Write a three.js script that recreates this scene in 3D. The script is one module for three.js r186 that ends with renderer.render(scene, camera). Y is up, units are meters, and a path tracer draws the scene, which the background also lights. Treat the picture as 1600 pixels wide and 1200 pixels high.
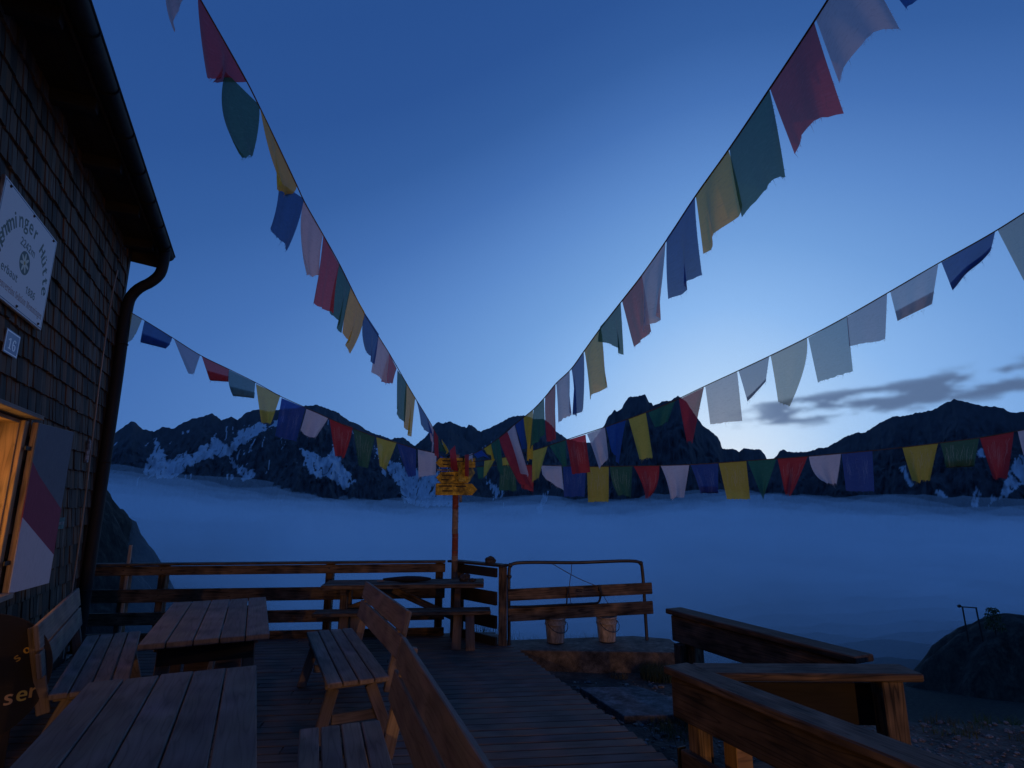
import * as THREE from 'three';
import { mergeGeometries } from 'three/addons/utils/BufferGeometryUtils.js';
import { ImprovedNoise } from 'three/addons/math/ImprovedNoise.js';
import { RectAreaLightUniformsLib } from 'three/addons/lights/RectAreaLightUniformsLib.js';

// ---------------------------------------------------------------- camera, sky, exposure
const scene = new THREE.Scene();
const FOCAL = 870, EYE = 1.7, PITCH = THREE.MathUtils.degToRad(12.1);   // in pixels of a 1600 x 1200 frame
const camera = new THREE.PerspectiveCamera(2 * Math.atan(600 / FOCAL) * 180 / Math.PI, 4 / 3, 0.05, 30000);
camera.position.set(0, EYE, 0);
camera.rotation.set(PITCH, 0, 0);
const renderer = new THREE.WebGLRenderer({ antialias: true });
renderer.toneMapping = THREE.LinearToneMapping;
renderer.toneMappingExposure = 1;
renderer.shadowMap.enabled = true;
RectAreaLightUniformsLib.init();

const { clamp, lerp, smoothstep, degToRad } = THREE.MathUtils;
let seedState = 7;
function seed(s) { seedState = s >>> 0; }
function rnd() { seedState = (seedState + 0x6D2B79F5) | 0; let t = Math.imul(seedState ^ (seedState >>> 15), 1 | seedState); t = (t + Math.imul(t ^ (t >>> 7), 61 | t)) ^ t; return ((t ^ (t >>> 14)) >>> 0) / 4294967296; }
const rr = (a, b) => a + (b - a) * rnd();
const perlin = new ImprovedNoise();
const noise = (x, y, z = 0) => perlin.noise(x, y, z);
function fbm(x, y, z = 0, o = 4) { let s = 0, a = 0.5; for (let i = 0; i < o; i++) { s += a * noise(x, y, z + i * 7.3); x *= 2.03; y *= 2.03; z *= 2.03; a *= 0.5; } return s; }
function ridged(x, y, z = 0, o = 4) { let s = 0, a = 0.5; for (let i = 0; i < o; i++) { s += a * (1 - 2 * Math.abs(noise(x, y, z + i * 5.1))); x *= 2.07; y *= 2.07; a *= 0.5; } return s; }

// the sky after sunset: a glow low over the ridge, deep blue above, one bank of thin cloud
{
  const W = 2048, H = 1024, data = new Float32Array(W * H * 4), s2l = (c) => (c /= 255) <= 0.04045 ? c / 12.92 : Math.pow((c + 0.055) / 1.055, 2.4);
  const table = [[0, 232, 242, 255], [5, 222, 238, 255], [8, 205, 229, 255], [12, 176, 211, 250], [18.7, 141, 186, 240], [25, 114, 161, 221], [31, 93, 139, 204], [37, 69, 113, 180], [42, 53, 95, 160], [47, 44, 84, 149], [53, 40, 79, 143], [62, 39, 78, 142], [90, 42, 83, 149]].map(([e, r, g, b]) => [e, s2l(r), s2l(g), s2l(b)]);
  const GLOW = 21;
  const tone = (x) => { let k = 0; while (k < table.length - 2 && x > table[k + 1][0]) k++; const t = clamp((x - table[k][0]) / (table[k + 1][0] - table[k][0]), 0, 1); return [1, 2, 3].map((i) => lerp(table[k][i], table[k + 1][i], t)); };
  const steps = Array.from({ length: 361 }, (_, i) => tone(i / 4));
  for (let row = 0; row < H; row++) {
    const el = ((row + 0.5) / H - 0.5) * 180, e = Math.max(0, el);
    for (let col = 0; col < W; col++) {
      const az = ((col + 0.5) / W - 0.5) * 360 + 90;                       // 0 ahead of the camera, positive to the right
      const d = Math.abs(((az - GLOW + 540) % 360) - 180), g = 45 * (1 - Math.exp(-d / 36)), x = Math.min(89.9, Math.hypot(e, g)) * 4, i0 = Math.floor(x);
      const c = [0, 1, 2].map((i) => lerp(steps[i0][i], steps[i0 + 1][i], x - i0)), f = 1 - g / 55;
      if (el > 2 && el < 24) {
        const line = 8.0 + (az - 24) * 0.07;                                // the bank climbs gently to the right
        const q = fbm(az * 0.27 + 1.3, (el - line * 0.8) * 1.0, 5.2, 6) + 0.3 * fbm(az * 0.07, el * 0.9, 8, 3);
        const band = smoothstep(az, 19, 26) * (1 - smoothstep(az, 62, 85)) * smoothstep(el, line - 2.0, line - 0.6) * (1 - smoothstep(el, line + 0.9, line + 2.1));
        const m = smoothstep(q + 0.40 * band, 0.14, 0.5) * band * 0.9;
        const cl = [0.10, 0.16, 0.30];
        for (let i = 0; i < 3; i++) c[i] = lerp(c[i], cl[i] * (0.5 + 0.5 * f), m);
      }
      const o = (row * W + col) * 4; data[o] = c[0]; data[o + 1] = c[1]; data[o + 2] = c[2]; data[o + 3] = 1;
    }
  }
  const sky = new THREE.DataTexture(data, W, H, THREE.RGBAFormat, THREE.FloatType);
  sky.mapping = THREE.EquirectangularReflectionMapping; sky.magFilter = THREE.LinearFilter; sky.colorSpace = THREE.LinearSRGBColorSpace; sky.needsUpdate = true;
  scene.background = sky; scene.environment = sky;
}

// ---------------------------------------------------------------- helpers
const cP = Math.cos(PITCH), sP = Math.sin(PITCH);
const dir = (x, y) => { const a = (x - 800) / FOCAL, b = (600 - y) / FOCAL; return new THREE.Vector3(a, sP + b * cP, -cP + b * sP); };
const at = (x, y, depth) => dir(x, y).multiplyScalar(depth).add(new THREE.Vector3(0, EYE, 0));   // a point seen in the photograph at that depth
const TH = degToRad(24.2);
const U = new THREE.Vector3(-Math.sin(TH), 0, -Math.cos(TH)), V = new THREE.Vector3(Math.cos(TH), 0, -Math.sin(TH));
const uv = (u, v, y = 0) => new THREE.Vector3(U.x * u + V.x * v, y, U.z * u + V.z * v);            // along the hut wall, away from it

const used = new Map();
function numbered(name) { const n = used.get(name) ?? 0; used.set(name, n + 1); return n ? name + '_' + String(n).padStart(3, '0') : name; }
function tag(o, label, category, group, kind) { if (label) o.userData.label = label; if (category) o.userData.category = category; if (group) o.userData.group = group; if (kind) o.userData.kind = kind; return o; }
function shadows(m) { m.castShadow = true; m.receiveShadow = true; return m; }
function part(name, geo, mat, parent, label) { const m = shadows(new THREE.Mesh(geo, mat)); m.name = name; if (label) m.userData.label = label; parent.add(m); return m; }
function thing(name, label, category, pos = [0, 0, 0], turn = 0, group) {
  const g = new THREE.Group(); g.name = numbered(name); g.position.set(...pos); g.rotation.y = turn; scene.add(g); return tag(g, label, category, group);
}
function solo(name, geo, mat, label, category, group) { const m = shadows(new THREE.Mesh(geo, mat)); m.name = numbered(name); scene.add(m); return tag(m, label, category, group); }
function struct(name, geo, mat, label, category) { const m = shadows(new THREE.Mesh(geo, mat)); m.name = numbered(name); scene.add(m); return tag(m, label, category, null, 'structure'); }

// a box with chamfered edges; its texture runs along the longest side, in metres
const boxCache = new Map();
function board(lx, ly, lz, c = 0.006, off = 0) {
  const key = [lx, ly, lz, c, off].map((x) => x.toFixed(4)).join();
  if (boxCache.has(key)) return boxCache.get(key);
  c = Math.min(c, lx * 0.3, ly * 0.3, lz * 0.3);
  const h = [lx / 2, ly / 2, lz / 2], pos = [], uvs = [], nor = [];
  const longest = h.indexOf(Math.max(...h));
  const p = (s, flat) => s.map((q, i) => q * (i === flat ? h[i] : h[i] - c));
  const tri = (a, b, d) => {
    const A = new THREE.Vector3(...a), B = new THREE.Vector3(...b), D = new THREE.Vector3(...d);
    const n = B.clone().sub(A).cross(D.clone().sub(A)).normalize();
    if (n.dot(A.clone().add(B).add(D)) < 0) { [B, D].forEach(() => 0); const t = B.clone(); B.copy(D); D.copy(t); n.negate(); }
    const ax = [Math.abs(n.x), Math.abs(n.y), Math.abs(n.z)], m = ax.indexOf(Math.max(...ax));
    for (const q of [A, B, D]) {
      pos.push(q.x, q.y, q.z); nor.push(n.x, n.y, n.z);
      const e = q.toArray();
      if (m === longest) { const o = [0, 1, 2].filter((i) => i !== m); uvs.push(e[o[0]] * 0.25 + off, e[o[1]] + off * 3.7); }
      else { const o = 3 - m - longest; uvs.push(e[longest] + off * 2.3, e[o] + off * 5.1 + m * 0.37); }
    }
  };
  for (let a = 0; a < 3; a++) for (const s of [-1, 1]) {
    const b = (a + 1) % 3, d = (a + 2) % 3, q = (x, y) => { const r = [0, 0, 0]; r[a] = s; r[b] = x; r[d] = y; return p(r, a); };
    tri(q(-1, -1), q(1, -1), q(1, 1)); tri(q(-1, -1), q(1, 1), q(-1, 1));
  }
  for (let a = 0; a < 3; a++) { const b = (a + 1) % 3, d = (a + 2) % 3; for (const x of [-1, 1]) for (const y of [-1, 1]) {
    const q = (s, f) => { const r = [0, 0, 0]; r[a] = s; r[b] = x; r[d] = y; return p(r, f); };
    tri(q(-1, b), q(1, b), q(1, d)); tri(q(-1, b), q(1, d), q(-1, d));
  } }
  for (const x of [-1, 1]) for (const y of [-1, 1]) for (const z of [-1, 1]) tri(p([x, y, z], 0), p([x, y, z], 1), p([x, y, z], 2));
  const g = new THREE.BufferGeometry();
  g.setAttribute('position', new THREE.Float32BufferAttribute(pos, 3)); g.setAttribute('normal', new THREE.Float32BufferAttribute(nor, 3)); g.setAttribute('uv', new THREE.Float32BufferAttribute(uvs, 2));
  boxCache.set(key, g); return g;
}
// a board from one point to another: width across, thickness along `up`
function beam(name, a, b, width, thick, mat, parent, up = new THREE.Vector3(0, 1, 0), c = 0.006, off = rnd()) {
  const x = b.clone().sub(a), L = x.length(); x.normalize();
  const z = x.clone().cross(up).normalize(), y = z.clone().cross(x).normalize();
  const m = part(name, board(L, thick, width, c, Math.round(off * 12) / 12), mat, parent);
  m.quaternion.setFromRotationMatrix(new THREE.Matrix4().makeBasis(x, y, z)); m.position.copy(a).add(b).multiplyScalar(0.5);
  return m;
}
const v3 = (x, y, z) => new THREE.Vector3(x, y, z);
function tube(points, r, seg = 24, rad = 8, closed = false) { return new THREE.TubeGeometry(new THREE.CatmullRomCurve3(points, closed, 'centripetal'), seg, r, rad, closed); }

// ---------------------------------------------------------------- materials
function dataTex(w, h, fn, srgb = false) {
  const d = new Uint8Array(w * h * 4);
  for (let y = 0; y < h; y++) for (let x = 0; x < w; x++) { const c = fn(x / w, y / h), o = (y * w + x) * 4; for (let i = 0; i < 3; i++) d[o + i] = clamp(Math.round(255 * (Array.isArray(c) ? c[i] : c)), 0, 255); d[o + 3] = 255; }
  const t = new THREE.DataTexture(d, w, h); t.wrapS = t.wrapT = THREE.RepeatWrapping; t.magFilter = THREE.LinearFilter; t.minFilter = THREE.LinearMipmapLinearFilter; t.generateMipmaps = true; if (srgb) t.colorSpace = THREE.SRGBColorSpace; t.needsUpdate = true; return t;
}
const tileNoise = (x, y, px, py, z) => { const a = noise(x * px, y * py, z), b = noise((x - 1) * px, y * py, z), c = noise(x * px, (y - 1) * py, z), d = noise((x - 1) * px, (y - 1) * py, z); return lerp(lerp(a, b, x), lerp(c, d, x), y); };
function grain(x, y) {
  const warp = 0.02 * tileNoise(x, y, 3, 6, 4), yy = y + warp;
  const fine = tileNoise(x, yy, 5, 150, 1), mid = tileNoise(x, yy, 3, 45, 2), broad = tileNoise(x, yy, 2, 9, 3), blot = tileNoise(x, y, 5, 8, 9);
  const crack = Math.pow(Math.max(0, 1 - Math.abs(tileNoise(x, yy, 2, 28, 6)) * 9), 3);
  return clamp(0.78 + 0.09 * fine + 0.09 * mid + 0.11 * broad + 0.24 * blot - 0.13 * crack, 0.1, 1);
}
const woodMap = dataTex(512, 512, (x, y) => { const g = grain(x, y); return [g, g * (0.97 + 0.05 * tileNoise(x, y, 4, 7, 12)), g * (0.93 + 0.12 * tileNoise(x, y, 3, 6, 15))]; }, true);
const woodBump = dataTex(512, 512, grain);
const blotch = dataTex(256, 256, (x, y) => clamp(0.72 + 0.5 * tileNoise(x, y, 6, 6, 1) + 0.35 * tileNoise(x, y, 19, 19, 2) + 0.25 * tileNoise(x, y, 60, 60, 3), 0, 1), true);
const grit = dataTex(256, 256, (x, y) => clamp(0.5 + 0.5 * tileNoise(x, y, 40, 40, 1) + 0.5 * tileNoise(x, y, 90, 90, 2), 0, 1));
const roughGrain = (x, y) => clamp(0.70 + 0.16 * tileNoise(x, y, 5, 150, 1) + 0.22 * tileNoise(x, y, 3, 45, 2) + 0.2 * tileNoise(x, y, 2, 9, 3) + 0.5 * tileNoise(x, y, 5, 8, 9) + 0.2 * tileNoise(x, y, 14, 22, 7) - 0.35 * Math.pow(Math.max(0, 1 - Math.abs(tileNoise(x, y, 2, 28, 6)) * 9), 3), 0.08, 1);
const roughMap = dataTex(512, 512, (x, y) => { const g = roughGrain(x, y); return [g, g * 0.97, g * 0.93]; }, true), roughBump = dataTex(512, 512, roughGrain);
const beamWood = (r, g, b) => new THREE.MeshStandardMaterial({ color: new THREE.Color().setRGB(r, g, b), map: roughMap, bumpMap: roughBump, bumpScale: 0.004, roughness: 0.88 });
const wood = (r, g, b, rough = 0.82, bump = 0.0016) => new THREE.MeshStandardMaterial({ color: new THREE.Color().setRGB(r, g, b), map: woodMap, bumpMap: woodBump, bumpScale: bump, roughness: rough });
const plain = (r, g, b, rough = 0.7, metal = 0) => new THREE.MeshStandardMaterial({ color: new THREE.Color().setRGB(r, g, b), map: blotch, roughness: rough, metalness: metal });
const M = {
  table: [wood(0.24, 0.21, 0.195), wood(0.215, 0.19, 0.175), wood(0.26, 0.225, 0.205), wood(0.20, 0.175, 0.165)],
  deck: [wood(0.19, 0.15, 0.13), wood(0.165, 0.135, 0.12), wood(0.21, 0.165, 0.14), wood(0.145, 0.12, 0.11)],
  bench: [wood(0.31, 0.26, 0.23), wood(0.28, 0.235, 0.21), wood(0.335, 0.275, 0.235)],
  rail: [beamWood(0.26, 0.195, 0.135), beamWood(0.22, 0.17, 0.12), beamWood(0.28, 0.205, 0.14)],
  stair: [beamWood(0.17, 0.125, 0.095), beamWood(0.12, 0.09, 0.072), beamWood(0.20, 0.145, 0.108)],
  shingle: [wood(0.115, 0.078, 0.055), wood(0.07, 0.05, 0.038), wood(0.16, 0.105, 0.072), wood(0.04, 0.03, 0.024), wood(0.18, 0.145, 0.12), wood(0.20, 0.10, 0.05)],
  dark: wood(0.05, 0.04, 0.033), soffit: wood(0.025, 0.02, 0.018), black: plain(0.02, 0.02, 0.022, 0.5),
  gutter: plain(0.014, 0.0135, 0.0145, 0.75, 0), steel: plain(0.30, 0.29, 0.28, 0.45, 0.8), pipe: plain(0.16, 0.145, 0.13, 0.5, 0.6),
  frame: wood(0.55, 0.40, 0.24, 0.6, 0.001), concrete: new THREE.MeshStandardMaterial({ color: new THREE.Color().setRGB(0.21, 0.17, 0.13), map: blotch, bumpMap: grit, bumpScale: 0.004, roughness: 0.95 }),
  plastic: new THREE.MeshStandardMaterial({ color: new THREE.Color().setRGB(0.62, 0.52, 0.42), map: blotch, roughness: 0.5 }),
  rope: plain(0.16, 0.13, 0.10, 0.95), rubber: plain(0.02, 0.02, 0.02, 0.55), rock: new THREE.MeshStandardMaterial({ color: new THREE.Color().setRGB(0.12, 0.105, 0.09), map: blotch, bumpMap: grit, bumpScale: 0.01, roughness: 0.95 }),
};
const pick = (a) => a[Math.floor(rnd() * a.length) % a.length];

// ---------------------------------------------------------------- land: terrace ground, mountains, sea of cloud
function brink(x, z) { const lim = lerp(8.15, 7.05, smoothstep(x, 1.9, 2.6)) - 0.45 * smoothstep(x, 2.6, 4.5); return Math.max(-z - lim, (x - 9.5) * 0.8) + 0.22 * noise(x * 0.7, z * 0.7); }
function edgeDrop(x, z) { return Math.max(0, brink(x, z), (z - 6) * 0.3); }
const FALL = [[0, 0], [2, 1.6], [5, 4.8], [12, 8.2], [32, 12.8], [72, 17.5], [142, 24.5], [292, 36], [592, 50], [1492, 77], [2992, 105], [9000, 160]];
function groundY(x, z) {
  const s = edgeDrop(x, z); let k = 0; while (k < FALL.length - 2 && s > FALL[k + 1][0]) k++;
  const d = lerp(FALL[k][1], FALL[k + 1][1], clamp((s - FALL[k][0]) / (FALL[k + 1][0] - FALL[k][0]), 0, 1));
  return -0.24 - d - 0.35 * smoothstep(x - 0.35 * z, 4.2, 6.5) + 0.04 * fbm(x * 1.3, z * 1.3, 1, 3) + Math.min(6, d * 0.10) * 1.6 * fbm(x * 0.05, z * 0.05, 4, 4);
}
function radial(az0, az1, na, radii, yAt, tint) {
  const pos = [], uvs = [], idx = [], colr = [];
  for (let i = 0; i <= na; i++) for (let j = 0; j < radii.length; j++) {
    const a = degToRad(lerp(az0, az1, i / na)), x = Math.sin(a) * radii[j], z = -Math.cos(a) * radii[j];
    pos.push(x, yAt(x, z, i / na, j), z); uvs.push(x * 0.5, z * 0.5); if (tint) colr.push(...tint(x, z));
  }
  const n = radii.length;
  for (let i = 0; i < na; i++) for (let j = 0; j < n - 1; j++) { const a = i * n + j, b = a + n; idx.push(a, b, a + 1, b, b + 1, a + 1); }
  const g = new THREE.BufferGeometry(); g.setAttribute('position', new THREE.Float32BufferAttribute(pos, 3)); g.setAttribute('uv', new THREE.Float32BufferAttribute(uvs, 2)); g.setIndex(idx); g.computeVertexNormals(); if (colr.length) g.setAttribute('color', new THREE.Float32BufferAttribute(colr, 3)); return g;
}
const earth = new THREE.MeshStandardMaterial({ vertexColors: true, map: blotch, bumpMap: grit, bumpScale: 0.02, roughness: 1 });
{
  const radii = [0.3]; for (let r = 0.6; r < 12; r += 0.14) radii.push(r); for (let r = 12; r < 7000; r *= 1.09) radii.push(r);
  struct('ground', radial(-180, 180, 300, radii, (x, z) => groundY(x, z), (x, z) => { const m = smoothstep(edgeDrop(x, z) + 0.8 * fbm(x * 1.1, z * 1.1, 6, 3), 0.1, 0.9), v = 1 + 0.5 * fbm(x * 2, z * 2, 9, 3); return [lerp(0.14, 0.042, m) * v, lerp(0.105, 0.045, m) * v, lerp(0.078, 0.027, m) * v]; }), earth, 'brown gravelly ground of the terrace falling away into the fog', 'ground');
}
// loose stones
{
  seed(21);
  const shapes = [0, 1].map((k) => { const g = new THREE.IcosahedronGeometry(1, 0), p = g.attributes.position; for (let i = 0; i < p.count; i++) { const q = new THREE.Vector3().fromBufferAttribute(p, i), f = 0.8 + 0.35 * noise(q.x * 2 + k * 9, q.y * 2, q.z * 2); p.setXYZ(i, q.x * f, q.y * f * 0.6, q.z * f); } g.computeVertexNormals(); return g; });
  const spots = [];
  const tryAt = (x, z, r) => { if (edgeDrop(x, z) > 1.2) return; spots.push([x, groundY(x, z) + r * 0.2, z, r]); };
  for (let i = 0; i < 5200; i++) { const x = rr(0.3, 6.6), z = rr(-7.4, -2.0); if (x < 0.35 + (z + 6.6) * 0.36) continue; if (z < -6.75 && x < 2.2) continue; tryAt(x, z, 0.012 + 0.034 * Math.pow(rnd(), 3)); }
  const stones = new THREE.InstancedMesh(shapes[0], new THREE.MeshStandardMaterial({ color: 0xffffff, roughness: 0.95, map: blotch }), spots.length);
  const m4 = new THREE.Matrix4(), q = new THREE.Quaternion(), e = new THREE.Euler(), col = new THREE.Color();
  spots.forEach(([x, y, z, r], i) => { e.set(rr(-0.4, 0.4), rr(0, 6.3), rr(-0.4, 0.4)); q.setFromEuler(e); m4.compose(v3(x, y, z), q, v3(r, r * rr(0.7, 1.2), r * rr(0.7, 1.4))); stones.setMatrixAt(i, m4); const t = rr(0.16, 0.46), w = rr(0.8, 1.1); stones.setColorAt(i, col.setRGB(t * w, t * 0.88, t * 0.76 / w)); });
  stones.name = 'gravel'; shadows(stones); scene.add(stones); tag(stones, 'loose brown and grey gravel between the deck and the steps', 'gravel', null, 'stuff');
}

// mountains: the crest as azimuth and height, each with its own distance
function mountain(name, label, crest, dist, opt) {
  seed(opt.seed);
  const { cols, rows, foot = -160, reach = 0.5, snow = [], rough = 1, rock = [0.06, 0.058, 0.06] } = opt;
  const pts = crest.map(([x, y]) => { const d = dir(x, y), h = Math.hypot(d.x, d.z); return [Math.atan2(d.x, -d.z), d.y / h]; }).sort((a, b) => a[0] - b[0]);
  const a0 = pts[0][0], a1 = pts[pts.length - 1][0];
  const height = (a) => { let k = 0; while (k < pts.length - 2 && a > pts[k + 1][0]) k++; return lerp(pts[k][1], pts[k + 1][1], clamp((a - pts[k][0]) / (pts[k + 1][0] - pts[k][0]), 0, 1)); };
  const pos = [], colr = [], idx = [], back = 5, n = rows + back, px = (a) => 800 + FOCAL * Math.tan(a) / cP;
  const sn = snow.map((poly) => poly.map(([x, y]) => [x, y]));
  const inside = (poly, x, y) => { let c = false; for (let i = 0, j = poly.length - 1; i < poly.length; j = i++) { const [xi, yi] = poly[i], [xj, yj] = poly[j]; if ((yi > y) !== (yj > y) && x < (xj - xi) * (y - yi) / (yj - yi) + xi) c = !c; } return c; };
  const cols_ = [];
  for (let i = 0; i <= cols; i++) {
    const a = lerp(a0, a1, i / cols), jag = rough * (0.0026 * ridged(a * 34, 1.7, opt.seed, 4) + 0.0016 * noise(a * 260, 4.2, opt.seed)), top = (height(a) + jag) * dist;
    for (let j = 0; j < n; j++) {
      let t = j < back ? -(back - j) / back : (j - back) / (rows - 1), r, y;
      if (t < 0) { r = dist * (1 - t * 0.22); y = top + t * dist * 0.16; }
      else {
        const s = Math.pow(t, 0.92), amp = dist * 0.05 * Math.min(1, t * 5) * rough;
        const spur = ridged(a * 17 + 0.15 * Math.sin(t * 5 + a * 30), t * 1.1, opt.seed + 3, 5), fine = fbm(a * 120, t * 16, opt.seed, 4);
        r = dist * (1 - reach * t) - amp * spur - amp * 0.55 * fine;
        y = lerp(top, foot, s) + amp * 0.35 * fbm(a * 26, t * 5, opt.seed + 9, 4) * Math.min(1, t * 6);
      }
      const x = Math.sin(a) * r, z = -Math.cos(a) * r;
      pos.push(x, EYE + y, z);
      const X = x, Y = y, Z = z, zc = sP * Y - cP * Z, sx = 800 + FOCAL * X / zc, sy = 600 - FOCAL * (cP * Y + sP * Z) / zc;
      let w = 0;
      const wx = sx + 11 * fbm(a * 150, t * 30, 3, 4), wy = sy + 10 * fbm(a * 140, t * 26, 13, 4);
      for (const p of sn) if (inside(p, wx, wy)) w = 1;
      if (w && ridged(a * 70 + t * 4, t * 7, 41, 3) > 0.74 + 0.08 * noise(a * 60, t * 8, 3)) w = 0;
      if (opt.streak) { const g = Math.abs(noise(a * 75 + t * 2.5 * opt.lean + 0.6 * noise(a * 30, t * 9, 2), t * 1.6, 31)), patch = fbm(a * 22, t * 7, 51, 3); if (t > 0.07 && t < 0.42 && patch > opt.streak && g < 0.035) w = 1; }
      const v = 0.8 + 0.5 * fbm(a * 200, t * 22, 5, 3);
      colr.push(lerp(rock[0] * v, 0.62, w), lerp(rock[1] * v, 0.64, w), lerp(rock[2] * v, 0.68, w));
    }
  }
  for (let i = 0; i < cols; i++) for (let j = 0; j < n - 1; j++) { const a = i * n + j, b = a + n; idx.push(a, a + 1, b, b, a + 1, b + 1); }
  const g = new THREE.BufferGeometry(); g.setAttribute('position', new THREE.Float32BufferAttribute(pos, 3)); g.setAttribute('color', new THREE.Float32BufferAttribute(colr, 3)); g.setIndex(idx); g.computeVertexNormals();
  return struct(name, g, new THREE.MeshStandardMaterial({ vertexColors: true, roughness: 1 }), label, 'mountain');
}
mountain('mountain_range', 'jagged dark range with wide snowfields rising behind the fog', [[-500, 640], [-200, 670], [0, 700], [100, 695], [160, 690], [180, 678], [205, 660], [212, 661], [222, 672], [240, 676], [256, 668], [272, 670], [279, 665], [300, 656], [312, 653], [330, 648], [338, 652], [345, 659], [352, 656], [362, 652], [371, 658], [385, 645], [403, 641], [420, 644], [440, 641], [470, 637], [496, 633], [512, 640], [529, 646], [546, 660], [563, 665], [572, 673], [590, 680], [612, 688], [617, 685], [631, 685], [640, 692], [648, 698], [657, 690], [668, 681], [680, 674], [700, 672], [730, 690], [760, 720], [800, 760]], 3200, {
  cols: 860, rows: 240, seed: 3, foot: -330, reach: 0.52, streak: 0.10, lean: 1,
  snow: [[[222, 738], [232, 716], [243, 700], [240, 684], [247, 690], [255, 706], [262, 722], [275, 712], [290, 706], [302, 714], [315, 696], [330, 690], [336, 676], [346, 692], [358, 696], [372, 676], [395, 664], [418, 660], [414, 672], [396, 684], [380, 694], [362, 708], [352, 712], [338, 712], [312, 722], [290, 732], [272, 748], [240, 744]],
    [[355, 708], [363, 716], [372, 728], [386, 734], [400, 736], [396, 746], [384, 752], [372, 740], [358, 722]], [[470, 700], [486, 706], [504, 716], [520, 706], [516, 692], [524, 700], [532, 722], [546, 738], [556, 752], [540, 764], [522, 752], [505, 742], [492, 748], [478, 726]],
    [[604, 716], [618, 722], [640, 730], [668, 740], [690, 738], [708, 764], [716, 792], [690, 790], [660, 792], [632, 784], [622, 758], [606, 736]], [[422, 668], [436, 652], [446, 650], [436, 664]], [[588, 700], [596, 692], [598, 712], [590, 716]]],
});
mountain('mountain_range', 'dark middle range with a small summit tooth behind the signpost', [[600, 780], [640, 715], [660, 690], [680, 663], [684, 659], [692, 662], [703, 659], [715, 665], [729, 670], [732, 665], [737, 665], [745, 672], [751, 674.5], [763, 671], [775, 665], [790, 657], [802, 651], [811, 650], [820, 651], [835, 655], [850, 656], [862, 666], [870, 676], [886, 687], [905, 692], [935, 694], [980, 720], [1030, 770]], 3900, {
  cols: 420, rows: 120, seed: 11, foot: -330, reach: 0.5, streak: 0.16, lean: -1, snow: [[[640, 690], [664, 676], [676, 684], [664, 700], [640, 706]], [[690, 770], [720, 752], [760, 748], [790, 768], [760, 792], [700, 792]], [[838, 800], [850, 772], [872, 752], [884, 764], [868, 784], [852, 802]]],
});
mountain('mountain_peak', 'broad dark rock peak with a notched top in the centre', [[840, 800], [880, 730], [920, 700], [936, 678], [944, 666], [950, 653], [961, 641], [964, 644], [972, 638], [975, 631], [982, 622], [997, 621], [1008, 617], [1014, 629], [1018, 630], [1021, 635], [1034, 629], [1046, 627], [1059, 619], [1072, 629], [1084, 646], [1092, 657], [1097, 664], [1109, 674], [1122, 684], [1126, 692], [1128, 701], [1150, 704], [1154, 707], [1163, 701], [1180, 703], [1189, 704], [1196, 713], [1198, 718], [1208, 719], [1230, 735], [1280, 790]], 2700, { cols: 380, rows: 110, seed: 17, foot: -300, reach: 0.5, rock: [0.05, 0.05, 0.054] });
mountain('mountain_ridge', 'long dark ridge climbing to a rounded summit beneath the clouds', [[1120, 790], [1170, 740], [1198, 719], [1208, 718], [1214, 714], [1217, 708], [1224, 703], [1229, 707.5], [1249, 707.5], [1270, 705], [1281, 701], [1291, 700], [1300, 695], [1324, 683], [1337, 678], [1349, 678], [1375, 662], [1397, 651], [1414, 651], [1431, 647], [1459, 641], [1478, 630], [1491, 625], [1502, 627], [1516, 631], [1536, 636], [1559, 638], [1570, 641], [1579, 646.5], [1592, 645], [1620, 640], [1700, 620], [1900, 610], [2300, 640]], 2300, {
  cols: 560, rows: 150, seed: 29, foot: -300, reach: 0.5, rock: [0.05, 0.05, 0.054],
  snow: [[[1406, 734], [1414, 724], [1420, 748], [1430, 758], [1422, 760]], [[1524, 706], [1536, 700], [1540, 712], [1528, 718]], [[1456, 770], [1470, 768], [1484, 774], [1470, 777]], [[1576, 738], [1586, 716], [1600, 712], [1640, 724], [1630, 752], [1596, 758], [1572, 776], [1560, 778]], [[1516, 790], [1526, 760], [1532, 770], [1528, 792]], [[1540, 792], [1550, 772], [1556, 782]]],
});
// near knolls
function knoll(name, label, cx, cz, rx, rz, top, foot, sd, mat, rugged = 1) {
  const pos = [], idx = [], uvs = [], N = 84, K = 40;
  for (let i = 0; i <= N; i++) for (let k = 0; k <= K; k++) {
    const a = i / N * Math.PI * 2, t = k / K, lump = 1 + 0.22 * noise(Math.cos(a) * 2.2, Math.sin(a) * 2.2, sd), x = cx + Math.cos(a) * rx * t * lump, z = cz + Math.sin(a) * rz * t * lump;
    const y = lerp(top, foot, smoothstep(t, 0, 1) * 0.8 + 0.2 * t * t) + rugged * (top - foot) * (0.16 * fbm(x * 4.5 / rx, z * 4.5 / rz, sd, 5) + 0.06 * ridged(x * 12 / rx, z * 12 / rz, sd, 3)) * (1 - t * 0.5);
    pos.push(x, y, z); uvs.push(x * 0.2, z * 0.2);
  }
  for (let i = 0; i < N; i++) for (let k = 0; k < K; k++) { const a = i * (K + 1) + k, b = a + K + 1; idx.push(a, a + 1, b, b, a + 1, b + 1); }
  const g = new THREE.BufferGeometry(); g.setAttribute('position', new THREE.Float32BufferAttribute(pos, 3)); g.setAttribute('uv', new THREE.Float32BufferAttribute(uvs, 2)); g.setIndex(idx); g.computeVertexNormals();
  return struct(name, g, mat, label, 'hill');
}
const moor = new THREE.MeshStandardMaterial({ color: new THREE.Color().setRGB(0.065, 0.06, 0.045), map: blotch, roughness: 1 });
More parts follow.
